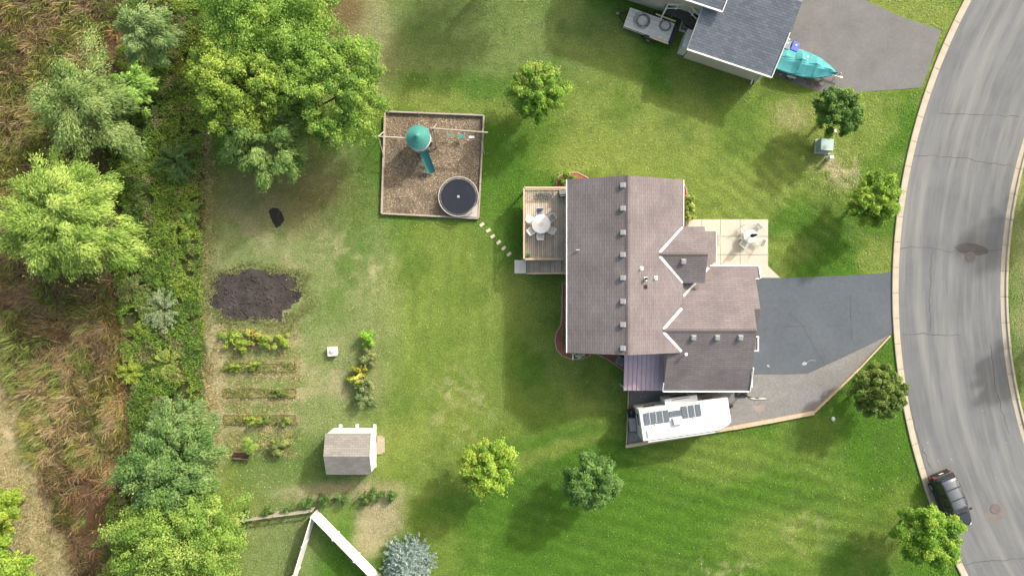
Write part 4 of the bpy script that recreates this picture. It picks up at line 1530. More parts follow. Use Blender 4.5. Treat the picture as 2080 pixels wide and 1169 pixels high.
# utility boxes -----------------------------------------------------------
ug = mat('utility_green', (.235, .335, .315), .55, .08, 2)
p = at(1676, 298, .1)
t = thing('transformer_box', 'green metal transformer box between the trees on the front lawn', 'transformer', (p.x - .2, p.y, 0), R(-4))
MB().box((0, 0, .05), (1.25, 1.15, .10)).build('base', mat('pad_pale', (.40, .40, .36), .9, .1), t)
MB().loft([[(-.52, -.48, .1), (.52, -.48, .1), (.52, .48, .1), (-.52, .48, .1)], [(-.52, -.48, .85), (.52, -.48, .85), (.52, .48, .85), (-.52, .48, .85)], [(-.46, -.42, .92), (.46, -.42, .92), (.46, .42, .92), (-.46, .42, .92)]]).build('cabinet', ug, t, bevel=.015)
MB().box((0, 0, .935), (1.0, .92, .03)).build('lid', mat('utility_lid', (.33, .445, .42), .5, .06, 2), t, bevel=.01)
for lab, px, py, hh in (('white utility pedestal below the green transformer box', 1684, 321, .75), ('short white utility pedestal between the tree and the transformer box', 1689, 269, .8)):
    p = at(px, py, .3)
    t = thing('utility_pedestal', lab, 'pedestal', (p.x, p.y, 0), R(8), 'utility pedestals on the front lawn')
    MB().box((0, 0, hh / 2), (.26, .22, hh)).build('post', mat('pedestal_grey', (.58, .60, .57), .5, .06), t, bevel=.02)
    MB().box((0, 0, hh + .02), (.30, .26, .06)).build('cap', white, t, bevel=.02)
p = at(1692, 850)
o = MB().lathe([(.02, 0), (.14, 0), (.15, .05), (.10, .09), (.02, .10)], n=16).build('valve_cover', mat('valve_green', (.55, .66, .58), .5, .05), smooth=True)
o.location = (p.x, p.y, 0)
o.scale = (1.0, 1.3, 1)
tag(o, 'small pale green valve cover in the lawn near the olive tree', 'valve cover')

# ------------------------------------------------------------------ neighbour's house (top right)
NB = Vector((13.5, 18.4, 0))
NA = R(-18.45)
nh = thing('house', 'neighbouring house with blue grey shingle roof at the top edge', 'house', NB, NA)
sg = shingle('slate_shingle', (0.148, 0.172, 0.208), (0.108, 0.127, 0.157), (0.070, 0.082, 0.104), 'y', 0.19, 0.45, .14)
sgx = shingle('slate_shingle_x', (0.10, 0.112, 0.13), (0.085, 0.095, 0.112), (0.06, 0.067, 0.08), 'x', 0.19, 0.45)
nwall = mat('neighbour_siding', (0.42, 0.405, 0.345), .7, .06, 1)


def nl(px, py, h):
    v = at(px, py, h) - NB
    c, s_ = math.cos(-NA), math.sin(-NA)
    return Vector((v.x * c - v.y * s_, v.x * s_ + v.y * c, h))


MB().box((3.4, 5.2, 1.45), (6.2, 9.6, 2.9)).build('wall', nwall, nh)
MB().slab([(0, 0, 3.0), (6.8, 0, 3.0), (6.8, 5.3, 4.6), (0, 5.3, 4.6)], .14).build('roof_slope', sg, nh)
MB().slab([(0, 5.3, 4.6), (6.8, 5.3, 4.6), (6.8, 10.6, 3.0), (0, 10.6, 3.0)], .14).build('roof_slope', sg, nh)
MB().box((3.4, -.06, 2.93), (6.9, .11, .13)).build('gutter', white, nh)
MB().beam((6.84, -.1, 2.97), (6.84, 3.2, 3.93), .07, .16).build('fascia', white, nh)
MB().beam((-.03, -.1, 2.94), (-.03, 5.3, 4.55), .06, .14).build('fascia', mat('grey_fascia', (.30, .32, .34), .6), nh)
for x in (.32, 6.48):
    MB().add([(x - .04, .4, 2.85), (x - .04, 10, 2.85), (x - .04, 5.3, 4.4), (x + .04, .4, 2.85), (x + .04, 10, 2.85), (x + .04, 5.3, 4.4)],
             [(0, 1, 2), (5, 4, 3), (0, 3, 4, 1), (1, 4, 5, 2), (2, 5, 3, 0)]).build('gable_wall', nwall, nh)
MB().slab([(6.55, 3.25, 3.15), (7.25, 3.25, 2.85), (7.25, 9.0, 2.85), (6.55, 9.0, 3.15)], .12).build('pent_roof', sgx, nh)
MB().beam((6.6, 3.2, 3.08), (7.3, 3.2, 2.78), .06, .14).build('fascia', white, nh)
MB().box((6.55, 6.4, 1.15), (.06, 4.6, 2.2)).build('garage_door', white, nh)
# taller main wing
MB().box((-3.2, 7.4, 2.05), (8.6, 8.0, 4.1)).build('wall', nwall, nh)
MB().slab([(-8.0, 2.95, 4.3), (1.4, 2.95, 4.3), (1.4, 7.4, 5.8), (-8.0, 7.4, 5.8)], .14).build('roof_slope', sg, nh)
MB().slab([(-8.0, 7.4, 5.8), (1.4, 7.4, 5.8), (1.4, 12.0, 4.3), (-8.0, 12.0, 4.3)], .14).build('roof_slope', sg, nh)
MB().box((-3.3, 2.90, 4.25), (9.5, .11, .13)).build('gutter', white, nh)
MB().beam((1.44, 2.86, 4.25), (1.44, 7.4, 5.75), .08, .16).build('fascia', white, nh)
MB().box((-.7, 3.36, 3.6), (.16, .06, .16)).build('wall_light', white, nh)
# small raised deck with white rails
dk = [nl(1352, 20, 2.4), nl(1357, 9, 2.4), nl(1400, 9, 2.4), nl(1423, 34, 2.4), nl(1417, 50, 2.4)]
ring = [Vector((q.x, q.y, 0)) for q in dk]
poly = [(q.x, q.y) for q in ring] + [(.25, 3.3), (-2.6, 3.3)]
MB().prism([(-2.5, 3.35), (.25, 3.35), (.25, 1.9), (-.3, 2.35), (-1.3, 2.7), (-2.5, 2.7)], 1.38, 1.45).build('deck_floor', mat('dark_deck', (.07, .065, .06), .8, .2, 2), nh)
for z, wd in ((2.38, .11), (1.62, .07)):
    for a, b in zip(ring, ring[1:]):
        MB().beam((a.x, a.y, z), (b.x, b.y, z), wd, .06).build('deck_rail', white, nh)
for q in ring + [ring[1].lerp(ring[2], .5), ring[2].lerp(ring[3], .5)]:
    MB().box((q.x, q.y, 1.2), (.09, .09, 2.4)).build('deck_post', white, nh)
# bump-out by the garage wall
c = (nl(1400, 59, 1.9) + nl(1413, 64, 1.9) + nl(1401, 97, 1.9) + nl(1387, 92, 1.9)) / 4
MB().box((min(c.x, -.02), c.y, .94), (.58, 1.40, 1.88)).build('bump_out', mat('pale_metal', (.46, .49, .49), .5, .06), nh, bevel=.02)
MB().beam((nl(1530, 158, .3)), (nl(1525, 171, .1)), .10, .08).build('downspout', white, nh)
MB().box((6.42, .28, 1.5), (.09, .07, 2.9)).build('downspout', white, nh)
p = at(1399, 47, .8)
t = thing('air_conditioner', 'dark round fan air conditioner beside the blue roofed house', 'air conditioner', (p.x, p.y, 0), NA)
MB().box((0, 0, .04), (1.0, 1.0, .08)).build('pad', pad, t)
MB().box((0, 0, .45), (.78, .78, .74)).build('casing', mat('ac_grey', (.14, .14, .155), .6, .1), t, bevel=.03)
MB().lathe([(.34, .82), (.34, .84), (.06, .845)], n=24).build('fan_grille', blackm, t)
MB().box((-.1, .1, .855), (.16, .22, .01)).build('label', mat('pale_label', (.55, .57, .58), .6), t)

# flat trailer with cable coils ------------------------------------------
p = at(1318.5, 51, .6)
t = thing('flat_trailer', 'flat grey wooden utility trailer on the lawn near the neighbouring house', 'trailer', (p.x, p.y, 0), R(-20))
tb = [mat('trailer_board', (.66, .62, .55), .9, .12, 2), mat('trailer_board_b', (.60, .565, .50), .9, .12, 2)]
for k in range(9):
    MB().box((0, -.72 + .18 * k, .60), (3.82, .172, .04)).build('board', tb[k % 2], t)
fr = MB()
for y in (-.84, .84):
    fr.box((0, y, .54), (3.9, .06, .14))
for x in (-1.95, 1.95):
    fr.box((x, 0, .54), (.06, 1.74, .14))
fr.beam((-1.9, .5, .5), (-2.7, 0, .48), .07, .08)
fr.beam((-1.9, -.5, .5), (-2.7, 0, .48), .07, .08)
fr.build('frame', blackm, t)
MB().box((2.12, 0, .5), (.28, 1.6, .06)).build('ramp_gate', mat('gate_dark', (.05, .05, .06), .7), t)
for sy in (-1.0, 1.0):
    wheel(t, .35, sy, .32, .2)
    MB().box((.35, sy, .70), (.8, .26, .03)).build('mudguard', blackm, t, bevel=.01)
MB().tube([(-2.6, 0, .05), (-2.6, 0, .85)], .035, 6).box((-2.72, .02, .52), (.16, .1, .1)).build('jack', zinc, t)
MB().box((-1.0, -.885, .60), (1.9, .02, .04)).build('side_strip', alum, t)
lum = mat('new_lumber', (.74, .56, .33), .8, .1, 2)
for y, x0_, x1_ in ((-.93, .35, 1.95), (.96, .2, 1.9)):
    o = MB().box(((x0_ + x1_) / 2, y, .70), (x1_ - x0_, .10, .09)).build('stake_rail', lum, t)
    for x in (x0_ + .3, x1_ - .3):
        MB().box((x, y * .94, .60), (.06, .14, .16)).build('stake_bracket', zinc, t)
cabm = mat('cable_grey', (.12, .12, .13), .7, .1, 4)


def coil(px, py, rad, n, label, rzz):
    c_ = at(px, py, .65)
    mb = MB()
    for k in range(n):
        r_ = rad * random.uniform(.78, 1.08)
        ox, oy = random.uniform(-1, 1) * rad * .28, random.uniform(-1, 1) * rad * .22
        ph = random.uniform(0, 6)
        mb.tube([(ox + r_ * math.cos(a + ph), oy + r_ * random.uniform(.94, 1.0) * math.sin(a + ph), .645 + .012 * k + .01 * math.sin(3 * a)) for a in np.linspace(0, 2 * math.pi * .97, 30)], .011, 5)
    o = mb.build('cable_coil', cabm)
    o.location = (c_.x, c_.y, 0)
    tag(o, label, 'cable', 'cable coils on the flat trailer')


coil(1304, 42, .60, 8, 'large tangled grey cable coil on the flat trailer', 0)
coil(1350, 52, .42, 5, 'smaller grey cable coil at the rear of the flat trailer', 0)
for px, py, lab in ((1341, 76, 'left white tile lying on the flat trailer boards'), (1351, 82, 'right white tile lying on the flat trailer boards')):
    q = at(px, py, .62)
    o = MB().box((0, 0, 0), (.20, .17, .03)).build('tile', white)
    o.location = (q.x, q.y, .637)
    o.rotation_euler = (0, 0, R(-20))
    tag(o, lab, 'tile', 'white tiles on the flat trailer')

# bins ---------------------------------------------------------------------
def wheelie(px, py, m_, lm_, label, rz):
    q = at(px, py, 1.0)
    t_ = thing('wheeled_bin', label, 'bin', (q.x, q.y, .014), rz, 'bins beside the covered boat')
    MB().loft([[(-.24, -.27, .06), (.24, -.27, .06), (.24, .27, .06), (-.24, .27, .06)], [(-.29, -.36, 1.0), (.29, -.36, 1.0), (.29, .34, 1.0), (-.29, .34, 1.0)]]).build('body', m_, t_, bevel=.03)
    MB().loft([[(-.31, -.40, 1.0), (.31, -.40, 1.0), (.31, .36, 1.0), (-.31, .36, 1.0)], [(-.28, -.36, 1.07), (.28, -.36, 1.07), (.28, .33, 1.09), (-.28, .33, 1.09)]]).build('lid', lm_, t_, bevel=.03)
    MB().tube([(-.26, .40, .98), (.26, .40, .98)], .02, 6).build('handle', m_, t_)
    MB().box((.02, .12, 1.092), (.13, .10, .008)).build('label', white, t_)
    for sx in (-.25, .25):
        w_ = wheel(t_, sx, .32, .11, .05)
        w_.rotation_euler = (0, 0, R(90))


wheelie(1598, 91, mat('bin_grey', (.13, .17, .20), .5, .08), mat('bin_grey_lid', (.17, .215, .245), .45, .08), 'slate grey wheeled bin next to the blue bin', R(-22))
wheelie(1615, 95, mat('bin_blue', (.045, .085, .42), .45, .08), mat('bin_blue_lid', (.07, .12, .55), .4, .08), 'bright blue wheeled bin beside the covered boat', R(-22))

# boat on trailer -------------------------------------------------------------
p = at(1641, 132, 1.0)
ba = R(-15.5)
t = thing('boat', 'small boat under a turquoise cover on the neighbouring driveway', 'boat', (p.x, p.y, .014), ba)
cov = mat('turquoise_canvas', (0.065, 0.29, 0.31), .8, .10, 1.6, col2=(.04, .215, .25))


def bw_(x):
    f = (x + 2.35) / 4.75
    return .98 * (1 - max(0, (f - .38) / .62) ** 2.1) * (.92 + .08 * min(1, f / .2)) + .03


ridge_z = {-2.35: 1.08, -1.9: 1.22, -1.2: 1.22, -.72: 1.52, -.1: 1.30, .55: 1.42, 1.1: 1.28, 1.7: 1.24, 2.1: 1.16, 2.4: 1.08}
secs = []
for i_, (x, zc) in enumerate(ridge_z.items()):
    wv = bw_(x)
    sec = []
    off = (.22 if i_ % 2 else -.12)
    for k in range(13):
        s_ = -1 + 2 * k / 12
        zt = .98 + (zc - .98) * max(0, 1 - abs(s_ - off * (1 - abs(s_)))) ** (.8 if i_ in (3, 5) else 1.35)
        sec.append((x + (.10 * (1 - abs(s_)) if i_ == 9 else 0), s_ * wv, zt))
    sec += [(x, wv * 1.01, .78), (x, -wv * 1.01, .78)]
    secs.append(sec)
MB().loft(secs).build('cover', cov, t)
hs = []
for x in (-2.3, -1.2, 0, 1.1, 1.7, 2.1, 2.38):
    wv = bw_(x) * .96
    zk = .42 + .32 * max(0, (x - .6) / 1.8) ** 2
    hs.append([(x, -wv, .9), (x, -wv * .75, zk + .15), (x, 0, zk), (x, wv * .75, zk + .15), (x, wv, .9)])
MB().loft(hs).build('hull', mat('hull_white', (.62, .63, .63), .35, .05), t, smooth=True)
om = MB().box((-2.52, .25, 1.12), (.34, .26, .38)).build('outboard_motor', white, t, bevel=.06)
MB().box((-2.58, .25, .62), (.14, .10, .8)).build('outboard_leg', alum, om)
for (xa, ya), (xb, yb) in (((-.72, -.95), (-.72, .95)), ((.55, -.93), (.55, .93))):
    MB().tube([(xa, ya, 1.0), (xa, 0, 1.55 if xa < 0 else 1.45), (xb, yb, 1.0)], .010, 5).build('strap', mat('strap_teal', (.03, .16, .18), .7), t)
MB().box((-.25, .55, 1.22), (.16, .15, .012), rz=.3).build('patch', white, t)
t = thing('boat_trailer', 'galvanised boat trailer under the turquoise covered boat', 'trailer', (p.x, p.y, .014), ba)
fr = MB()
fr.beam((-2.1, .55, .36), (1.2, .45, .36), .07, .09)
fr.beam((-2.1, -.55, .36), (1.2, -.45, .36), .07, .09)
fr.beam((1.2, .45, .36), (2.2, 0, .36), .07, .09)
fr.beam((1.2, -.45, .36), (2.2, 0, .36), .07, .09)
fr.beam((1.9, 0, .36), (3.0, 0, .38), .08, .09)
fr.beam((-.8, -1.0, .33), (-.8, 1.0, .33), .07, .07)
fr.build('frame', zinc, t)
for sy in (-1.08, 1.08):
    wheel(t, -.9, sy, .28, .16)
    MB().box((-.9, sy, .60), (.72, .22, .02)).build('mudguard', zinc, t)
    MB().tube([(-1.75, sy * 1.02, .35), (-1.75, sy * 1.05, .62)], .03, 6).build('guide_post', lum, t)
MB().tube([(2.75, .1, .05), (2.75, .1, .95)], .035, 6).build('jack', zinc, t)
MB().tube([(2.45, 0, .38), (2.42, 0, 1.0)], .04, 6).build('winch_post', zinc, t)
MB().box((3.02, 0, .42), (.2, .12, .1)).build('hitch', alum, t)

# ------------------------------------------------------------------ vegetation helpers
GAIN = 1.95


def leafmesh(name, C, N, T, L, W, colr, m_, parent=None):
    n = len(C)
    N = N / (np.linalg.norm(N, axis=1, keepdims=True) + 1e-9)
    T = T - N * np.sum(T * N, 1, keepdims=True)
    T = T / (np.linalg.norm(T, axis=1, keepdims=True) + 1e-9)
    B = np.cross(N, T)
    L = np.broadcast_to(np.asarray(L, float), (n,))[:, None]
    W = np.broadcast_to(np.asarray(W, float), (n,))[:, None]
    V = np.stack([C - T * L / 2, C + B * W / 2 + T * L * .08, C + T * L / 2, C - B * W / 2 + T * L * .08], 1).reshape(-1, 3)
    me = bpy.data.meshes.new(name)
    me.vertices.add(4 * n)
    me.vertices.foreach_set('co', V.astype(np.float32).ravel())
    me.loops.add(4 * n)
    me.loops.foreach_set('vertex_index', np.arange(4 * n, dtype=np.int32))
    me.polygons.add(n)
    me.polygons.foreach_set('loop_start', np.arange(0, 4 * n, 4, dtype=np.int32))
    me.update()
    a = me.attributes.new('tint', 'FLOAT_COLOR', 'POINT')
    cc = np.repeat(np.concatenate([np.clip(colr * GAIN, 0, .60), np.ones((n, 1))], 1), 4, 0)
    a.data.foreach_set('color', cc.astype(np.float32).ravel())
    me.materials.append(m_)
    o = bpy.data.objects.new(name, me)
    COL.objects.link(o)
    if parent is not None:
        o.parent = parent
    return o


def rdir(n):
    v = rng.normal(size=(n, 3))
    return v / np.linalg.norm(v, axis=1, keepdims=True)


def tints(pal, u):
    """palette lookup, u in 0..1"""
    pal = np.array(pal)
    x = np.clip(u, 0, .9999) * (len(pal) - 1)
    i = x.astype(int)
    f = (x - i)[:, None]
    return pal[i] * (1 - f) + pal[i + 1] * f


LEAF = leafmat('leaf')
BARK = mat('tree_bark', (.10, .075, .055), .95, .3, 3, bmp=.5)
G_MAPLE = [(.040, .090, .012), (.072, .148, .018), (.12, .205, .028), (.19, .26, .045)]
G_DARK = [(.028, .062, .016), (.045, .095, .022), (.075, .14, .035), (.12, .19, .06)]
G_WILLOW = [(.080, .14, .028), (.125, .195, .040), (.175, .245, .058), (.235, .29, .085)]
G_GREY = [(.060, .100, .028), (.090, .140, .042), (.130, .182, .062), (.18, .23, .09)]
G_POPLAR = [(.050, .100, .018), (.082, .150, .026), (.125, .200, .036), (.19, .26, .055)]


def crown_leaves(Rr, Hc, n, npuff, pal, size=(.10, .19), ratio=.6, puff=(.20, .32), lobes=.18, droop=0.0, feather=False, up=.45, seed=0, spray=.75, strays=.16, flat_bottom=.45, accent=None):
    r_ = np.random.default_rng(seed + 101)
    d = r_.normal(size=(npuff, 3))
    d /= np.linalg.norm(d, axis=1, keepdims=True)
    d[:, 2] = np.where(d[:, 2] < -flat_bottom, -d[:, 2], d[:, 2])
    rad = r_.uniform(.30, 1.0, npuff) ** .5
    ph = r_.uniform(0, 6.28, 4)
    az = np.arctan2(d[:, 1], d[:, 0])
    lobe = 1 + lobes * (np.sin(2 * az + ph[0]) * .5 + np.sin(3 * az + ph[1]) * .6 + np.sin(5 * az + ph[2]) * .5)
    pr = Rr * (puff[0] * .62 + (puff[1] * 1.25 - puff[0] * .62) * r_.uniform(0, 1, npuff) ** 1.6)
    cen = d * np.stack([Rr * .86 * lobe, Rr * .86 * lobe, np.full(npuff, Hc * .86)], 1) * rad[:, None]
    wgt = pr ** 2
    idx = r_.choice(npuff, n, p=wgt / wgt.sum())
    q = r_.normal(size=(n, 3))
    q /= np.linalg.norm(q, axis=1, keepdims=True)
    q = q + d[idx] * .45
    q[:, 2] += .15
    q /= np.linalg.norm(q, axis=1, keepdims=True)
    sh = r_.uniform(.25, 1.12, n) ** .6
    stray = r_.uniform(0, 1, n) < strays
    sh[stray] *= r_.uniform(1.1, 1.45, stray.sum())
    along = np.sum(q * d[idx], 1, keepdims=True)
    C = cen[idx] + (q * .78 + d[idx] * along * spray) * pr[idx][:, None] * sh[:, None]
    C[:, 2] -= droop * np.linalg.norm(C[:, :2], axis=1) ** 2 / Rr
    rnd = r_.normal(size=(n, 3))
    N = q * .65 + np.array([0, 0, up]) + rnd * .42
    if feather:
        T = q * np.array([1, 1, .35]) + d[idx] * .6 + rnd * .35
    else:
        T = r_.normal(size=(n, 3))
    L = r_.uniform(size[0], size[1], n)
    pu = r_.uniform(0, 1, npuff)
    u = .68 * pu[idx] + .32 * r_.uniform(0, 1, n)
    col = tints(pal, u)
    if accent is not None:
        ac, dirn, amt = accent
        dn = np.array(dirn) / np.linalg.norm(dirn)
        s_ = (C[:, :2] @ dn) / Rr
        m_ = (r_.uniform(0, 1, n) < amt * np.clip(.4 + s_, 0, 1)) & (pu[idx] > .35)
        col[m_] = np.array(ac) * r_.uniform(.75, 1.25, (m_.sum(), 1))
    return C, N, T, L, L * ratio, col, cen, pr


def tree(name, label, px, py, rpx, zc, hc, n, npuff, pal, group=None, trunk=.13, cat='tree', **kw):
    """crown centre seen at (px, py) at height zc; crown half-height hc"""
    b = at(px, py, zc)
    Rr = rpx * M * (H - zc) / H
    t_ = thing(name, label, cat, (b.x, b.y, 0), 0, group)
    if 'size' not in kw:
        n = int(n * 1.5)
    C, N, T, L, W, col, cen, pr = crown_leaves(Rr, hc, n, npuff, pal, **kw)
    C = C + np.array([0, 0, zc])
    low = C[:, 2] < .12
    C[low, 2] = .12 + rng.uniform(0, .3, low.sum())
    leafmesh('crown', C, N, T, L, W, col, LEAF, t_)
    if trunk:
        mb = MB()
        kx, ky = random.uniform(-.15, .15), random.uniform(-.15, .15)
        fork = max(.35, zc - hc * .75)
        mb.tube([(0, 0, 0), (kx * .4, ky * .4, fork * .5), (kx, ky, fork), (kx * 1.2, ky * 1.2, zc), (kx, ky, zc + hc * .55)], [trunk * 1.35, trunk, trunk * .85, trunk * .5, trunk * .12], 9)
        for k in range(9):
            j = random.randrange(len(cen))
            e = Vector(cen[j]) + Vector((0, 0, zc))
            s0 = Vector((kx, ky, fork + random.uniform(-.1, hc * .5)))
            if e.z < s0.z:
                e.z = s0.z + .2
            mid = s0.lerp(e, .5) + Vector((random.uniform(-.1, .1), random.uniform(-.1, .1), -.1))
            mb.tube([s0, mid, e], [trunk * .45, trunk * .28, trunk * .07], 6)
        mb.build('trunk', BARK, t_, fix=False)
    return t_


def frond_shrub(name, label, px, py, rpx, zt, nst, nleaf, pal, leaf=(.14, .22), ratio=.35, group=None, cat='shrub', curl=.5):
    """stems arching out from the base, leaves along them"""
    b = at(px, py, zt * .6)
    Rr = rpx * M
    t_ = thing(name, label, cat, (b.x, b.y, 0), 0, group)
    Cs, Ts, us = [], [], []
    mb = MB()
    for k in range(nst):
        az = random.uniform(0, 6.283)
        ln = Rr * random.uniform(.45, 1.05)
        top = zt * random.uniform(.6, 1.05) * (1.15 - .5 * ln / Rr)
        pts = []
        az2 = az + random.uniform(-.35, .35)
        for j in range(7):
            f = j / 6
            rr_ = ln * f ** 1.25
            aa = az + (az2 - az) * f
            pts.append(Vector((rr_ * math.cos(aa), rr_ * math.sin(aa), top * math.sin(min(1.0, f * 1.05) * math.pi * (.5 + .16 * curl)))))
        mb.tube(pts, [.022 * (1 - j / 7) + .004 for j in range(7)], 4, False)
        u0 = random.random()
        for j in range(nleaf):
            f = random.uniform(.22, 1.0) * 6
            i = min(5, int(f))
            q = pts[i].lerp(pts[i + 1], f - i)
            d = (pts[i + 1] - pts[i]).normalized()
            side = Vector((-d.y, d.x, 0)) * random.choice((-1, 1))
            tv = (d * .7 + side * random.uniform(.3, .9) + Vector((0, 0, random.uniform(-.1, .3)))).normalized()
            Cs.append(q + tv * .09 + Vector((random.gauss(0, .025), random.gauss(0, .025), random.gauss(0, .03))))
            Ts.append(tv)
            us.append(.6 * u0 + .4 * random.random())
    n = len(Cs)
    C = np.array(Cs)
    T = np.array(Ts)
    N = np.array([0, 0, 1.0]) + rng.normal(size=(n, 3)) * .4
    L = rng.uniform(leaf[0], leaf[1], n)
    leafmesh('foliage', C, N, T, L, L * ratio, tints(pal, np.array(us)), LEAF, t_)
    mb.build('stems', BARK, t_, fix=False)
    return t_

# ------------------------------------------------------------------ yard trees
PINK = (.22, .165, .07)
tree('maple_tree', 'yellow green young maple with pinkish top right of the play area', 1092, 187, 60, 3.2, 2.0, 15000, 170, G_MAPLE, 'young trees on the lawns', accent=(PINK, (-.4, 1), .22), seed=1, lobes=.12, puff=(.11, .19))
tree('maple_tree', 'golden green young maple with orange tinge in the lower lawn', 989, 946, 61, 3.5, 2.1, 15500, 170, [(.055, .11, .014), (.092, .165, .02), (.145, .225, .03), (.22, .28, .045)], 'young trees on the lawns', accent=((.24, .175, .05), (-1, .4), .14), seed=2, lobes=.12, puff=(.11, .19))
tree('round_tree', 'dark green rounded tree in the lower lawn below the camper', 1200, 975, 60, 3.6, 2.2, 18000, 170, [(.026, .062, .014), (.044, .095, .022), (.072, .135, .034), (.105, .18, .052)], 'young trees on the lawns', seed=3, lobes=.06, puff=(.14, .22), spray=.3, strays=.08)
tree('round_tree', 'deep green clipped tree beside the neighbouring driveway', 1704, 227, 53, 3.0, 1.8, 15000, 150, [(.022, .055, .010), (.04, .088, .016), (.07, .13, .028), (.15, .21, .05)], 'young trees on the lawns', seed=14, lobes=.08, puff=(.13, .2), spray=.3, strays=.08)
tree('maple_tree', 'yellow green maple close to the kerb above the driveway', 1771, 409, 56, 3.0, 1.9, 14500, 170, [(.048, .100, .012), (.086, .155, .018), (.14, .215, .028), (.23, .275, .05)], 'young trees on the lawns', seed=5, lobes=.12, puff=(.11, .18))
tree('olive_tree', 'dense olive green round tree by the kerb below the gravel', 1783, 794, 60, 2.8, 1.9, 21000, 320, [(.034, .060, .012), (.056, .090, .018), (.090, .130, .028), (.14, .175, .045)], 'young trees on the lawns', seed=6, lobes=.02, puff=(.10, .16), spray=.1, strays=.06)
tree('round_tree', 'bright green tree next to the parked black car', 1884, 1089, 68, 3.5, 2.2, 19000, 170, [(.045, .10, .012), (.075, .155, .018), (.12, .20, .025), (.20, .26, .04)], 'young trees on the lawns', seed=7, lobes=.08, puff=(.13, .2), spray=.4, strays=.1)


def spruce(px, py, rpx, hgt, label):
    b = at(px, py, hgt * .45)
    t_ = thing('blue_spruce', label, 'tree', (b.x, b.y, 0))
    Rr = rpx * M * .96
    Cs, Ts, us = [], [], []
    mb = MB()
    mb.tube([(0, 0, 0), (0, 0, hgt * .95)], [.14, .02], 8)
    z = .25
    while z < hgt * .97:
        f = 1 - z / hgt
        ln0 = Rr * (f ** .8) + .08
        nb_ = max(5, int(13 * f + 5))
        a0 = random.uniform(0, 6)
        for k in range(nb_):
            az = a0 + 6.283 * k / nb_ + random.uniform(-.2, .2)
            ln = ln0 * random.uniform(.8, 1.1)
            e = Vector((math.cos(az) * ln, math.sin(az) * ln, z + ln * .12))
            s0 = Vector((0, 0, z))
            mb.tube([s0, e], [.02, .004], 4, False)
            u0 = random.random()
            for j in range(int(26 + 80 * ln / Rr)):
                g = random.uniform(.12, 1.03)
                q = s0.lerp(e, g)
                sd_ = Vector((-math.sin(az), math.cos(az), 0)) * random.choice((-1, 1))
                w_ = .38 * (1.05 - g) * ln
                off = random.uniform(0, w_)
                q = q + sd_ * off + Vector((0, 0, random.uniform(-.05, .08)))
                tv = (e - s0).normalized() * .8 + sd_ * .6 + Vector((0, 0, random.uniform(-.1, .35)))
                Cs.append(q)
                Ts.append(tv)
                us.append(.5 * u0 + .5 * random.random())
        z += hgt * .05
    n = len(Cs)
    L = rng.uniform(.16, .27, n)
    leafmesh('crown', np.array(Cs), np.array([0, 0, 1.0]) + rng.normal(size=(n, 3)) * .55, np.array(Ts), L, L * .34, tints([(.070, .110, .100), (.115, .160, .150), (.17, .22, .21), (.235, .285, .275)], np.array(us)), LEAF, t_)
    mb.build('trunk', BARK, t_, fix=False)


spruce(828, 1150, 60, 3.6, 'pale blue spruce at the bottom edge by the white fence')

# ------------------------------------------------------------------ big trees of the wild strip
kwp = dict(size=(.11, .20), ratio=.6, puff=(.08, .15), lobes=.2)
grp = 'large trees along the wild strip'
tree('poplar_tree', 'large green tree cut by the top edge left of the lawn', 540, 18, 158, 5.2, 3.0, 60000, 420, G_POPLAR, grp, .26, seed=21, **kwp)
tree('poplar_tree', 'large yellow green tree beside the play area corner', 672, 180, 120, 4.9, 2.8, 50000, 330, G_POPLAR, grp, .24, seed=22, **kwp)
tree('poplar_tree', 'yellowish leafy tree at the left of the big tree group', 490, 178, 112, 5.0, 2.8, 46000, 310, [(.060, .110, .018), (.098, .160, .026), (.150, .212, .036), (.22, .27, .055)], grp, .22, seed=23, **kwp)
tree('willow_tree', 'low grey green tree below the big tree group', 545, 275, 100, 3.6, 2.2, 36000, 170, [(.060, .105, .028), (.092, .150, .040), (.132, .195, .058), (.18, .24, .085)], grp, .17, seed=24, size=(.15, .28), ratio=.32, puff=(.10, .18), lobes=.15, feather=True)
tree('willow_tree', 'broad bright yellow green willow at the left edge', 148, 445, 128, 4.4, 2.6, 70000, 220, G_WILLOW, grp, .24, seed=25, size=(.16, .30), ratio=.28, puff=(.11, .19), lobes=.2, feather=True)
tree('willow_tree', 'loose grey green willow above the bright one', 185, 222, 108, 3.6, 2.0, 36000, 110, G_GREY, grp, .18, seed=26, size=(.15, .28), ratio=.30, puff=(.15, .25), lobes=.25, feather=True)
tree('small_tree', 'small fresh green tree beside the grey green willow', 275, 182, 46, 3.0, 1.6, 9000, 40, [(.075, .15, .025), (.12, .21, .04), (.16, .26, .055), (.22, .30, .08)], grp, .10, seed=27, size=(.18, .3), ratio=.3, puff=(.2, .34), feather=True)
tree('small_tree', 'soft grey green tree near the top left of the strip', 300, 72, 58, 3.2, 1.8, 12000, 50, [(.07, .12, .04), (.11, .165, .06), (.155, .21, .085), (.20, .25, .11)], grp, .11, seed=28, size=(.2, .32), ratio=.26, puff=(.2, .32), feather=True)
tree('small_tree', 'dark green bushy tree beside the vegetable garden', 352, 952, 114, 4.0, 2.3, 42000, 240, [(.035, .080, .022), (.06, .115, .034), (.095, .155, .05), (.14, .20, .075)], grp, .2, seed=29, size=(.13, .24), ratio=.44, puff=(.09, .17), lobes=.2, feather=True)
tree('poplar_tree', 'large yellow green tree at the bottom beside the white fence', 372, 1105, 140, 4.8, 2.6, 55000, 330, [(.052, .102, .017), (.088, .155, .028), (.138, .205, .042), (.21, .26, .075)], grp, .24, seed=30, size=(.11, .20), ratio=.55, puff=(.08, .15), lobes=.14)
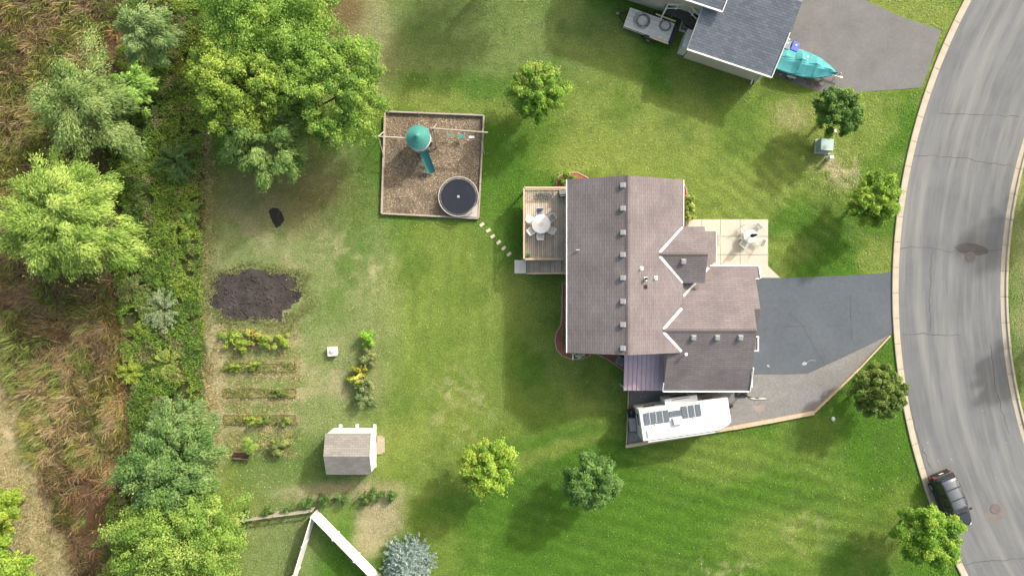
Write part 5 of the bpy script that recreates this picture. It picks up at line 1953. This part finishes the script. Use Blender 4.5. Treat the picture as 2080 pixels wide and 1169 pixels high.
tree('small_tree', 'bright yellow green tree in the bottom left corner', 2, 1150, 62, 3.0, 1.9, 15000, 90, [(.055, .11, .016), (.088, .155, .022), (.13, .20, .03), (.19, .25, .04)], grp, .12, seed=31, size=(.18, .3), ratio=.5, puff=(.17, .27))
tree('small_tree', 'grey green bush above the dark green bushy tree', 372, 852, 52, 2.6, 1.4, 9000, 40, [(.055, .10, .034), (.085, .135, .05), (.125, .175, .07), (.17, .215, .09)], grp, .09, seed=32, size=(.16, .28), ratio=.34, puff=(.2, .34), feather=True)
tree('small_tree', 'golden green tree at the left edge above the bottom corner', -8, 1040, 50, 3.0, 1.8, 13000, 80, [(.070, .125, .016), (.11, .17, .022), (.16, .215, .03), (.22, .26, .04)], grp, .12, seed=33, size=(.12, .22), ratio=.5, puff=(.15, .25))
# trees just outside the picture whose shadows fall into it
for px, py, rp, lab, sd_ in ((2215, 352, 60, 'tree beyond the right edge across the road, upper', 41), (2225, 655, 48, 'tree beyond the right edge across the road, lower', 42)):
    tree('round_tree', lab, px, py, rp, 4.0, 2.2, 9000, 80, G_MAPLE, 'trees across the road', seed=sd_)
tree('round_tree', 'tall tree just beyond the top edge of the lawn', 1010, -112, 85, 5.0, 3.0, 14000, 90, G_MAPLE, None, .2, seed=43)

# ------------------------------------------------------------------ shrubs of the wild strip
frond_shrub('feathery_shrub', 'dark feathery shrub in the wild strip below the big trees', 352, 325, 52, 1.7, 60, 95, [(.03, .07, .02), (.05, .10, .03), (.08, .14, .045), (.12, .18, .06)], (.14, .24), .26, 'shrubs of the wild strip')
frond_shrub('silvery_shrub', 'silvery pale shrub with spiky branches in the wild strip', 330, 630, 46, 1.5, 46, 85, [(.09, .125, .065), (.135, .175, .095), (.185, .225, .135), (.24, .28, .18)], (.12, .20), .28, 'shrubs of the wild strip')
frond_shrub('feathery_shrub', 'light green feathery shrub beside the raised beds', 338, 738, 38, 1.3, 44, 70, [(.075, .12, .025), (.12, .165, .035), (.17, .21, .05), (.22, .25, .07)], (.14, .22), .26, 'shrubs of the wild strip')
frond_shrub('feathery_shrub', 'yellow green shrub between the reeds and the wild strip', 262, 755, 30, 1.1, 40, 60, [(.09, .13, .02), (.13, .175, .026), (.17, .215, .035), (.22, .25, .05)], (.10, .18), .4, 'shrubs of the wild strip')
frond_shrub('feathery_shrub', 'olive green shrub under the bright willow', 268, 590, 34, 1.1, 40, 60, [(.06, .085, .026), (.09, .12, .036), (.13, .155, .05), (.17, .19, .07)], (.14, .22), .26, 'shrubs of the wild strip')
frond_shrub('feathery_shrub', 'mid green shrub at the edge of the lawn below the big trees', 388, 430, 26, 1.0, 36, 60, [(.05, .10, .02), (.085, .145, .03), (.12, .185, .04), (.16, .22, .06)], (.10, .18), .4, 'shrubs of the wild strip')


# ------------------------------------------------------------------ leafy ground cover of the wild strip
def ground_cover():
    n = 190000
    X = rng.uniform(175, 424, n)
    Y = rng.uniform(-60, 1230, n)
    lo = reed_edge(Y) - 6 + 16 * fbm(X / 20, Y / 20, 5)
    hi = 414 + 10 * (fbm(X / 14, Y / 14, 9) - .5)
    d = fbm(X / 34, Y / 34, 51)
    gap = fbm(X / 62, Y / 62, 57)
    keep = (X > lo) & (X < hi) & (gap < .66) & (d > .30)
    keep &= ~((Y > 975) & (X > 330))
    X, Y, d = X[keep], Y[keep], d[keep]
    n = len(X)
    hum = fbm(X / 22, Y / 22, 61, 3)
    top = .15 + 1.25 * hum ** 1.5
    Z = top * rng.uniform(.35, 1.0, n) ** .5 * np.clip((hi[keep] - X) / 22 + .25, .25, 1)
    C = np.stack([(X - 1040) * M, (584.5 - Y) * M, Z], 1)
    N = np.array([0, 0, 1.0]) + rng.normal(size=(n, 3)) * .45
    T = np.stack([rng.choice([-1, 1], n) * 1.0, rng.normal(size=n) * .55, rng.normal(size=n) * .25], 1)
    L = rng.uniform(.09, .19, n)
    k = .66 * fbm(X / 48, Y / 48, 71) + .34 * rng.uniform(0, 1, n)
    col = tints([(.030, .055, .014), (.048, .090, .018), (.074, .130, .022), (.105, .165, .026), (.17, .20, .034)], smooth(.15, .85, k))
    br = smooth(.56, .68, fbm(X / 28, Y / 28, 87)) * (rng.uniform(0, 1, n) < .6)
    col = col * (1 - br[:, None]) + np.array((.12, .105, .055)) * br[:, None]
    o = leafmesh('ground_cover', C, N, T, L, L * rng.uniform(.38, .62, n), col, LEAF)
    tag(o, 'dense low leafy green undergrowth in the wild strip', 'undergrowth', kind='stuff')


ground_cover()


# ------------------------------------------------------------------ reeds and dry grass blades
def blades(name, X, Y, ang, lean, length, width, z0, col, label, cat, bend=.5):
    """curved ribbon blades, two quads each"""
    n = len(X)
    base = np.stack([(X - 1040) * M, (584.5 - Y) * M, z0], 1)
    hd = np.stack([np.cos(ang), np.sin(ang), np.zeros(n)], 1)
    up = np.array([0, 0, 1.0])
    l1 = (length * .5)[:, None]
    d1 = hd * np.sin(lean)[:, None] + up * np.cos(lean)[:, None]
    l2 = lean + bend
    d2 = hd * np.sin(l2)[:, None] + up * np.cos(l2)[:, None]
    p1 = base + d1 * l1
    p2 = p1 + d2 * l1
    p2[:, 2] = np.maximum(p2[:, 2], .05)
    sd_ = np.stack([-np.sin(ang), np.cos(ang), np.zeros(n)], 1) + rng.normal(size=(n, 3)) * .25
    w_ = (width / 2)[:, None]
    V = np.stack([base - sd_ * w_, base + sd_ * w_, p1 + sd_ * w_, p1 - sd_ * w_, p2 + sd_ * w_ * .35, p2 - sd_ * w_ * .35], 1).reshape(-1, 3)
    i = np.arange(n)[:, None] * 6
    F = np.concatenate([i + np.array([[0, 1, 2, 3]]), i + np.array([[3, 2, 4, 5]])], 1).reshape(-1)
    me = bpy.data.meshes.new(name)
    me.vertices.add(len(V))
    me.vertices.foreach_set('co', V.astype(np.float32).ravel())
    me.loops.add(len(F))
    me.loops.foreach_set('vertex_index', F.astype(np.int32))
    me.polygons.add(2 * n)
    me.polygons.foreach_set('loop_start', np.arange(0, 8 * n, 4, dtype=np.int32))
    me.update()
    a = me.attributes.new('tint', 'FLOAT_COLOR', 'POINT')
    cc = np.repeat(np.concatenate([col, np.ones((n, 1))], 1), 6, 0)
    a.data.foreach_set('color', cc.astype(np.float32).ravel())
    me.materials.append(leafmat('dry_blade', .15))
    o = bpy.data.objects.new(name, me)
    COL.objects.link(o)
    tag(o, label, cat, kind='stuff')
    return o


def reeds():
    n = 190000
    X = rng.uniform(-120, 285, n)
    Y = rng.uniform(-90, 1260, n)
    e = reed_edge(Y) + 14 * (fbm(X / 18, Y / 18, 5) - .5)
    pe = path_edge(Y) + 26 * (fbm(X / 20, Y / 20, 8) - .5)
    keep = (X < e) & (X > pe) & (fbm(X / 26, Y / 26, 91) > .33)
    bare = blob(X, Y, 190, 1040, 42, 85, 5, .3)
    keep &= rng.uniform(0, 1, n) > bare * .93
    keep &= rng.uniform(0, 1, n) > blob(X, Y, 230, 95, 34, 55, 10, .4) * .8
    X, Y = X[keep], Y[keep]
    n = len(X)
    # gather the blades into tussocks that lean with the wind
    ncl = 5200
    pick = rng.choice(n, ncl, replace=False)
    cx, cy = X[pick], Y[pick]
    k = rng.integers(0, ncl, n)
    spread = rng.uniform(4, 11, ncl)[k]
    ra = rng.uniform(0, 2 * math.pi, n)
    rd = np.abs(rng.normal(0, .55, n))
    X = cx[k] + spread * rd * np.cos(ra)
    Y = cy[k] + spread * rd * np.sin(ra)
    flow = 2 * math.pi * 1.7 * fbm(X / 60, Y / 60, 33, 3)
    vx = np.cos(flow) * .8 + np.cos(ra) * 1.1 * rd + rng.normal(0, .45, n)
    vy = np.sin(flow) * .8 - np.sin(ra) * 1.1 * rd + rng.normal(0, .45, n)
    ang = np.arctan2(vy, vx)
    big = rng.uniform(.55, 1.35, ncl)[k]
    lean = np.clip(rng.normal(.72, .34, n), .1, 1.4)
    length = rng.uniform(.35, 1.0, n) * big
    width = rng.uniform(.020, .042, n)
    z0 = rng.uniform(.0, .25, n)
    tone = rng.uniform(-.17, .17, ncl)[k]
    zone = fbm(X / 70, Y / 70, 55)
    gold = blob(X, Y, 170, 830, 120, 140, 0, .5) * .62 + blob(X, Y, 240, 700, 40, 120, 0, .6) * .3 + blob(X, Y, 175, 110, 80, 90, 0, .7) * .4
    oliv = blob(X, Y, 60, 220, 120, 160, 0, .7) * .5 + blob(X, Y, 120, 90, 40, 60, 0, .7) * .5
    u = np.clip(.40 * zone + .36 * rng.uniform(0, 1, n) + .34 * gold - .05 + tone, 0, 1)
    col = tints([(.11, .080, .053), (.175, .125, .078), (.245, .178, .106), (.325, .25, .148), (.43, .355, .22)], smooth(.08, 1.0, u))
    ol = (rng.uniform(0, 1, n) < .12 + .75 * smooth(.52, .66, fbm(X / 36, Y / 36, 66)) + .5 * oliv + .42 * gold * smooth(.35, .6, zone))
    col[ol] = tints([(.075, .090, .026), (.135, .15, .036), (.21, .215, .050), (.31, .29, .085)], rng.uniform(0, 1, ol.sum()))
    rust = rng.uniform(0, 1, n) < blob(X, Y, 238, 95, 40, 70, 10, .6) * .8 + blob(X, Y, 245, 690, 26, 130, 0, .6) * .35 + blob(X, Y, 215, 1040, 60, 100, 0, .6) * .6 + .10
    col[rust] = col[rust] * np.array((1.15, .80, .62))
    grn = fbm(cx / 30, cy / 30, 99)[k] > .60
    col[grn] = tints([(.06, .085, .022), (.10, .135, .03), (.155, .19, .045), (.22, .24, .07)], rng.uniform(0, 1, grn.sum()))
    blades('reed_bed', X, Y, ang, lean, length, width, z0, col, 'tangled brown and olive reeds along the left edge', 'reeds')


reeds()


def dry_grass():
    n = 30000
    X = rng.uniform(-120, 200, n)
    Y = rng.uniform(740, 1250, n)
    keep = (X < path_edge(Y) + 16) & (fbm(X / 22, Y / 22, 12) > .35)
    X, Y = X[keep], Y[keep]
    # rough edges along the strip, under the shrubs and between the beds
    n2 = 16000
    a = rng.uniform(0, 1, n2)
    X2 = np.where(a < .5, rng.normal(424, 9, n2), rng.uniform(440, 612, n2))
    Y2 = np.where(a < .5, rng.uniform(250, 930, n2), rng.uniform(655, 930, n2))
    k2 = fbm(X2 / 20, Y2 / 20, 14) > .42
    k2 &= ~((Y2 > 540) & (Y2 < 655) & (X2 > 424))
    X3 = rng.uniform(456, 602, 4500)
    Y3 = rng.choice([746, 797, 851], 4500) + rng.normal(0, 4, 4500)
    # fringe of grass creeping into the soil patch
    t4 = rng.uniform(0, 2 * math.pi, 5200)
    rr4 = rng.normal(1.0, .07, 5200) + .06 * np.sin(7 * t4) + .05 * np.sin(11 * t4 + 1)
    X4, Y4 = 521 + 103 * rr4 * np.sign(np.cos(t4)) * np.abs(np.cos(t4)) ** .7, 600 + 57 * rr4 * np.sign(np.sin(t4)) * np.abs(np.sin(t4)) ** .7
    X = np.concatenate([X, X2[k2], X3, X4])
    Y = np.concatenate([Y, Y2[k2], Y3, Y4])
    n = len(X)
    frn = np.arange(n) >= n - 5200
    u = .5 * fbm(X / 30, Y / 30, 15) + .5 * rng.uniform(0, 1, n)
    col = tints([(.10, .115, .035), (.19, .19, .065), (.30, .25, .12), (.38, .31, .17)], smooth(.15, .85, u))
    col[frn] = tints([(.09, .12, .035), (.15, .18, .06), (.22, .23, .10)], rng.uniform(0, 1, frn.sum()))
    blades('dry_grass', X, Y, rng.uniform(0, 6.28, n), np.clip(rng.normal(.9, .3, n), .2, 1.4), rng.uniform(.12, .34, n), rng.uniform(.018, .035, n), np.zeros(n), col, 'dry straw coloured tufts on the path and around the garden beds', 'dry grass')


dry_grass()


# low weeds growing along each raised bed
for o_ in [o for o in list(COL.objects) if o.name.startswith('raised_bed')]:
    n_ = 1500
    xs_ = rng.uniform(-2.95, 2.95, n_)
    ys_ = rng.normal(-.04, .24, n_)
    k_ = fbm(xs_ * .9 + o_.location.y * 7 + 40, ys_ * 1.5 + 9, 151)
    ok_ = k_ > .40
    xs_, ys_, k_ = xs_[ok_], ys_[ok_], k_[ok_]
    n_ = len(xs_)
    C_ = np.stack([xs_, ys_, .07 + rng.uniform(0, .30, n_) * np.clip(k_ * 2 - .6, .1, 1)], 1)
    L_ = rng.uniform(.07, .15, n_)
    leafmesh('weeds', C_, np.array([0, 0, 1.0]) + rng.normal(size=(n_, 3)) * .45, rdir(n_), L_, L_ * .5, tints([(.045, .065, .02), (.075, .105, .028), (.11, .135, .038), (.15, .16, .06)], rng.uniform(0, 1, n_)), LEAF, o_)['kind'] = 'stuff'


# ------------------------------------------------------------------ garden plants and shrubs
def leafy(name, label, px, py, rx, ry, hgt, n, pal, group=None, size=(.10, .18), ratio=.6, cat='shrub', rot=0.0, npf=14):
    """low mound of leaves on short stems, elliptical in plan"""
    b = at(px, py, hgt * .5)
    t_ = thing(name, label, cat, (b.x, b.y, 0), rot, group)
    sd_ = random.randrange(9999)
    C, N, T, L, W, col, cen, pr = crown_leaves(1.0, hgt * .55, n, npf, pal, size=size, ratio=ratio, puff=(.24, .4), lobes=.15, seed=sd_)
    C[:, 0] *= rx * M
    C[:, 1] *= ry * M
    C[:, 2] = np.maximum(C[:, 2] + hgt * .5, .04)
    leafmesh('foliage', C, N, T, L, W, col, LEAF, t_)
    mb = MB()
    for k in range(7):
        c_ = cen[k % len(cen)]
        mb.tube([(c_[0] * rx * M * .25, c_[1] * ry * M * .25, 0), (c_[0] * rx * M * .7, c_[1] * ry * M * .7, max(.1, hgt * .6))], [.018, .006], 5)
    mb.build('stems', BARK, t_, fix=False)
    return t_


GP = [(.06, .11, .018), (.105, .165, .026), (.165, .215, .035), (.26, .27, .05)]
hg = 'shrubs of the flower island in the back lawn'
leafy('shrub', 'bright green shrub at the upper end of the flower island', 748, 690, 15, 15, 1.1, 1500, [(.06, .14, .016), (.10, .20, .022), (.15, .25, .03), (.21, .30, .045)], hg)
leafy('shrub', 'dull green shrub below the bright one in the flower island', 744, 728, 20, 20, .9, 1800, [(.05, .07, .025), (.085, .11, .04), (.12, .14, .055), (.16, .17, .07)], hg)
leafy('shrub', 'golden flowering shrub in the middle of the flower island', 733, 752, 13, 15, 1.0, 1100, [(.10, .12, .02), (.17, .175, .022), (.24, .225, .03), (.30, .27, .05)], hg)
leafy('shrub', 'yellow green shrub leaning left in the flower island', 723, 770, 17, 9, .8, 1000, [(.15, .19, .024), (.22, .26, .035), (.30, .33, .055), (.38, .39, .09)], hg, rot=.3)
leafy('shrub', 'broad dusty green shrub in the flower island', 745, 775, 18, 20, .8, 1800, [(.055, .075, .03), (.09, .115, .045), (.13, .15, .06), (.17, .185, .08)], hg)
leafy('shrub', 'grey green shrub at the lower end of the flower island', 738, 806, 20, 22, .9, 1900, [(.05, .085, .034), (.08, .12, .048), (.115, .155, .062), (.155, .19, .085)], hg)
vg = 'plants in the vegetable garden'
for i_, (px, lab) in enumerate(((470, 'leftmost leafy plant in the top vegetable row'), (492, 'second leafy plant from the left in the top vegetable row'), (515, 'reddish leafy plant in the middle of the top vegetable row'), (545, 'yellow green plant in the top vegetable row'), (574, 'rightmost plant in the top vegetable row'))):
    leafy('vegetable_plant', lab, px, 691 + (i_ % 2) * 5, 19, 17, .65, 1500, [(.13, .095, .035), (.16, .15, .04), (.19, .20, .05), (.26, .25, .06)] if i_ == 2 else GP, vg, cat='plant')
for px, py, lab, s_ in ((519, 741, 'bright plant growing in the upper raised bed', 10), (475, 745, 'brownish plant at the left of the upper raised bed', 12), (560, 797, 'green plants on the right of the middle raised bed', 15), (513, 853, 'yellowish plant left of centre in the lower raised bed', 11), (535, 852, 'dark green plant in the centre of the lower raised bed', 11), (579, 855, 'green plant at the right of the lower raised bed', 10)):
    leafy('vegetable_plant', lab, px, py, s_ * 1.5, 9, .4, 700, GP if 'b' in lab[:2] or 'y' in lab[:2] else [(.045, .07, .02), (.075, .11, .03), (.11, .15, .04), (.15, .18, .06)], vg, cat='plant', size=(.08, .14))
leafy('shrub', 'round soft green shrub above the log pile', 507, 905, 18, 18, 1.2, 2600, [(.075, .14, .025), (.11, .185, .035), (.145, .22, .045), (.19, .25, .06)], None, size=(.06, .11), ratio=.35, npf=10)
leafy('shrub', 'wide leafy shrub to the right of the log pile', 556, 904, 30, 13, .7, 2000, [(.06, .085, .03), (.10, .13, .045), (.15, .17, .06), (.21, .21, .09)])
DG = [(.024, .052, .014), (.04, .08, .02), (.065, .115, .03), (.10, .15, .04)]
for i_, (px, py, rr_, lab) in enumerate(((500, 1046, 12, 'small dark shrub at the left end of the rail fence'), (545, 1036, 12, 'small shrub above the middle of the rail fence'), (586, 1033, 10, 'small shrub above the right half of the rail fence'), (628, 1022, 14, 'dark shrub just left of the white fence corner'),
                                  (660, 1015, 15, 'dark shrub just right of the white fence corner'), (695, 1014, 15, 'dark shrub in the row below the garden shed'), (736, 1010, 14, 'round dark shrub third from the right in the row below the shed'), (764, 1006, 14, 'second dark shrub from the right in the row below the shed'), (795, 1002, 13, 'rightmost dark shrub in the row below the shed'))):
    leafy('shrub', lab, px, py, rr_, rr_, .8, 900, DG, 'row of small dark shrubs by the white fence', size=(.09, .15))
leafy('shrub', 'green shrub in the mulch at the top left corner of the house', 1148, 364, 20, 16, 1.0, 1700, [(.04, .085, .016), (.07, .13, .022), (.115, .18, .03), (.18, .24, .045)])
for k, (py, lab) in enumerate(((406, 'upper shrub in the row beside the patio'), (424, 'middle shrub in the row beside the patio'), (443, 'lower shrub in the row beside the patio'))):
    leafy('shrub', lab, 1398, py, 10, 11, .8, 800, [(.07, .12, .025), (.115, .165, .035), (.17, .21, .05), (.25, .27, .07)], 'shrubs beside the patio')
leafy('shrub', 'spiky green plant in the curved mulch bed', 1150, 690, 11, 20, .7, 1000, [(.03, .06, .016), (.05, .095, .024), (.08, .13, .035), (.12, .17, .05)], size=(.12, .22), ratio=.25)
leafy('shrub', 'pale variegated plant at the lower left house corner', 1178, 718, 14, 6, .5, 500, [(.16, .19, .12), (.25, .28, .18), (.35, .37, .27), (.45, .46, .36)])
q = at(1072, 518, 1.8)
t = thing('potted_plant', 'green potted plant in the lower left corner of the deck', 'plant', (q.x, q.y, DZ))
MB().lathe([(.11, 0), (.15, .24), (.16, .26), (.13, .26), (.12, .22)], n=16).build('pot', mat('pot_green', (.10, .25, .13), .6), t)
C = rdir(220) * np.array([.17, .17, .14]) * rng.uniform(.4, 1, (220, 1)) + np.array([0, 0, .36])
leafmesh('foliage', C, rdir(220) + np.array([0, 0, .8]), rdir(220), .12, .06, tints([(.05, .15, .05), (.09, .26, .10), (.15, .34, .15)], rng.uniform(0, 1, 220)), LEAF, t)


def chips_layer():
    n = 9000
    u, v = rng.uniform(.012, .988, n), rng.uniform(.012, .988, n)
    P = [np.array(p_, float) for p_ in ((783, 228), (983, 236), (972, 444), (776, 434))]
    Q = ((1 - u) * (1 - v))[:, None] * P[0] + (u * (1 - v))[:, None] * P[1] + (u * v)[:, None] * P[2] + ((1 - u) * v)[:, None] * P[3]
    C = np.stack([(Q[:, 0] - 1040) * M, (584.5 - Q[:, 1]) * M, rng.uniform(.03, .06, n)], 1)
    k = .62 * fbm(Q[:, 0] / 22, Q[:, 1] / 22, 140) + .38 * rng.uniform(0, 1, n)
    col = tints([(.035, .028, .021), (.075, .06, .045), (.13, .10, .07), (.20, .155, .105)], smooth(.2, .8, k)) / GAIN * 1.95
    L = rng.uniform(.06, .17, n)
    o = leafmesh('loose_chips', C, np.array([0, 0, 1.0]) + rng.normal(size=(n, 3)) * .3, rdir(n), L, L * .5, col, leafmat('chip', .0), bpy.data.objects['wood_chip_ground'])
    o['kind'] = 'stuff'


chips_layer()


# ------------------------------------------------------------------ uneven tufts of the mown lawn
def inside(X, Y, poly):
    r_ = np.zeros(len(X), bool)
    n = len(poly)
    for i in range(n):
        (x0_, y0_), (x1_, y1_) = poly[i], poly[(i + 1) % n]
        c_ = ((y0_ > Y) != (y1_ > Y)) & (X < (x1_ - x0_) * (Y - y0_) / ((y1_ - y0_) or 1e-9) + x0_)
        r_ ^= c_
    return r_


def lawn_tufts():
    n = 170000
    X = rng.uniform(424, 2120, n)
    Y = rng.uniform(-20, 1190, n)
    keep = np.ones(n, bool)
    rr_ = np.hypot(X - 3071, Y - 590)
    keep &= (rr_ > 1266) | (rr_ < 1020)
    for poly in ([(1135, 345), (1395, 345), (1400, 440), (1565, 440), (1565, 538), (1590, 562), (1815, 546), (1815, 680), (1655, 842), (1265, 910), (1262, 755), (1215, 730), (1150, 735), (1122, 700), (1140, 560), (1040, 560), (1040, 525), (1062, 525), (1062, 378), (1125, 378)],
                 [(1560, -130), (1750, -130), (1750, -5), (1915, 60), (1872, 182), (1690, 197), (1560, 155), (1385, 95), (1340, 0), (1340, -130)],
                 [(774, 226), (986, 234), (975, 448), (772, 437)], [(416, 560), (476, 538), (610, 546), (628, 590), (580, 664), (430, 664)], [(655, 865), (775, 865), (775, 965), (655, 965)], [(543, 424), (566, 419), (582, 446), (562, 466), (546, 450)]):
        keep &= ~inside(X, Y, poly)
    X, Y = X[keep], Y[keep]
    n = len(X)
    col = ground_colour(X, Y) * rng.uniform(.76, 1.27, (n, 1)) * np.stack([rng.uniform(.88, 1.14, n), np.ones(n), rng.uniform(.8, 1.2, n)], 1)
    C = np.stack([(X - 1040) * M, (584.5 - Y) * M, rng.uniform(.012, .05, n)], 1)
    L = rng.uniform(.06, .16, n)
    o = leafmesh('lawn_tufts', C, np.array([0, 0, 1.0]) + rng.normal(size=(n, 3)) * .22, rdir(n), L, L * rng.uniform(.35, .8, n), col / GAIN, leafmat('grass_tuft', .1))
    tag(o, 'short uneven grass tufts of the mown lawns', 'grass', kind='stuff')


lawn_tufts()


# fallen leaves and clover flecks
def flecks():
    Xs, Ys = [], []
    for cx, cy, sx, sy, n in ((550, 975, 60, 45, 170), (490, 990, 30, 50, 70), (1700, 345, 30, 26, 260), (700, 640, 70, 90, 60), (1100, 330, 200, 120, 90), (900, 180, 150, 60, 60), (1500, 1000, 250, 100, 120), (880, 340, 60, 70, 110), (600, 420, 120, 60, 50)):
        Xs.append(rng.normal(cx, sx, n))
        Ys.append(rng.normal(cy, sy, n))
    X, Y = np.concatenate(Xs), np.concatenate(Ys)
    n = len(X)
    chip = (X > 785) & (X < 970) & (Y > 238) & (Y < 432)
    C = np.stack([(X - 1040) * M, (584.5 - Y) * M, np.full(n, .045)], 1)
    col = tints([(.22, .19, .08), (.42, .36, .22), (.56, .50, .36)], rng.uniform(0, 1, n))
    o = leafmesh('fallen_leaves', C, np.array([0, 0, 1.0]) + rng.normal(size=(n, 3)) * .2, rdir(n), rng.uniform(.05, .11, n), rng.uniform(.03, .07, n), col, LEAF)
    tag(o, 'scattered pale fallen leaves and flower heads on the lawn', 'fallen leaves', kind='stuff')


flecks()
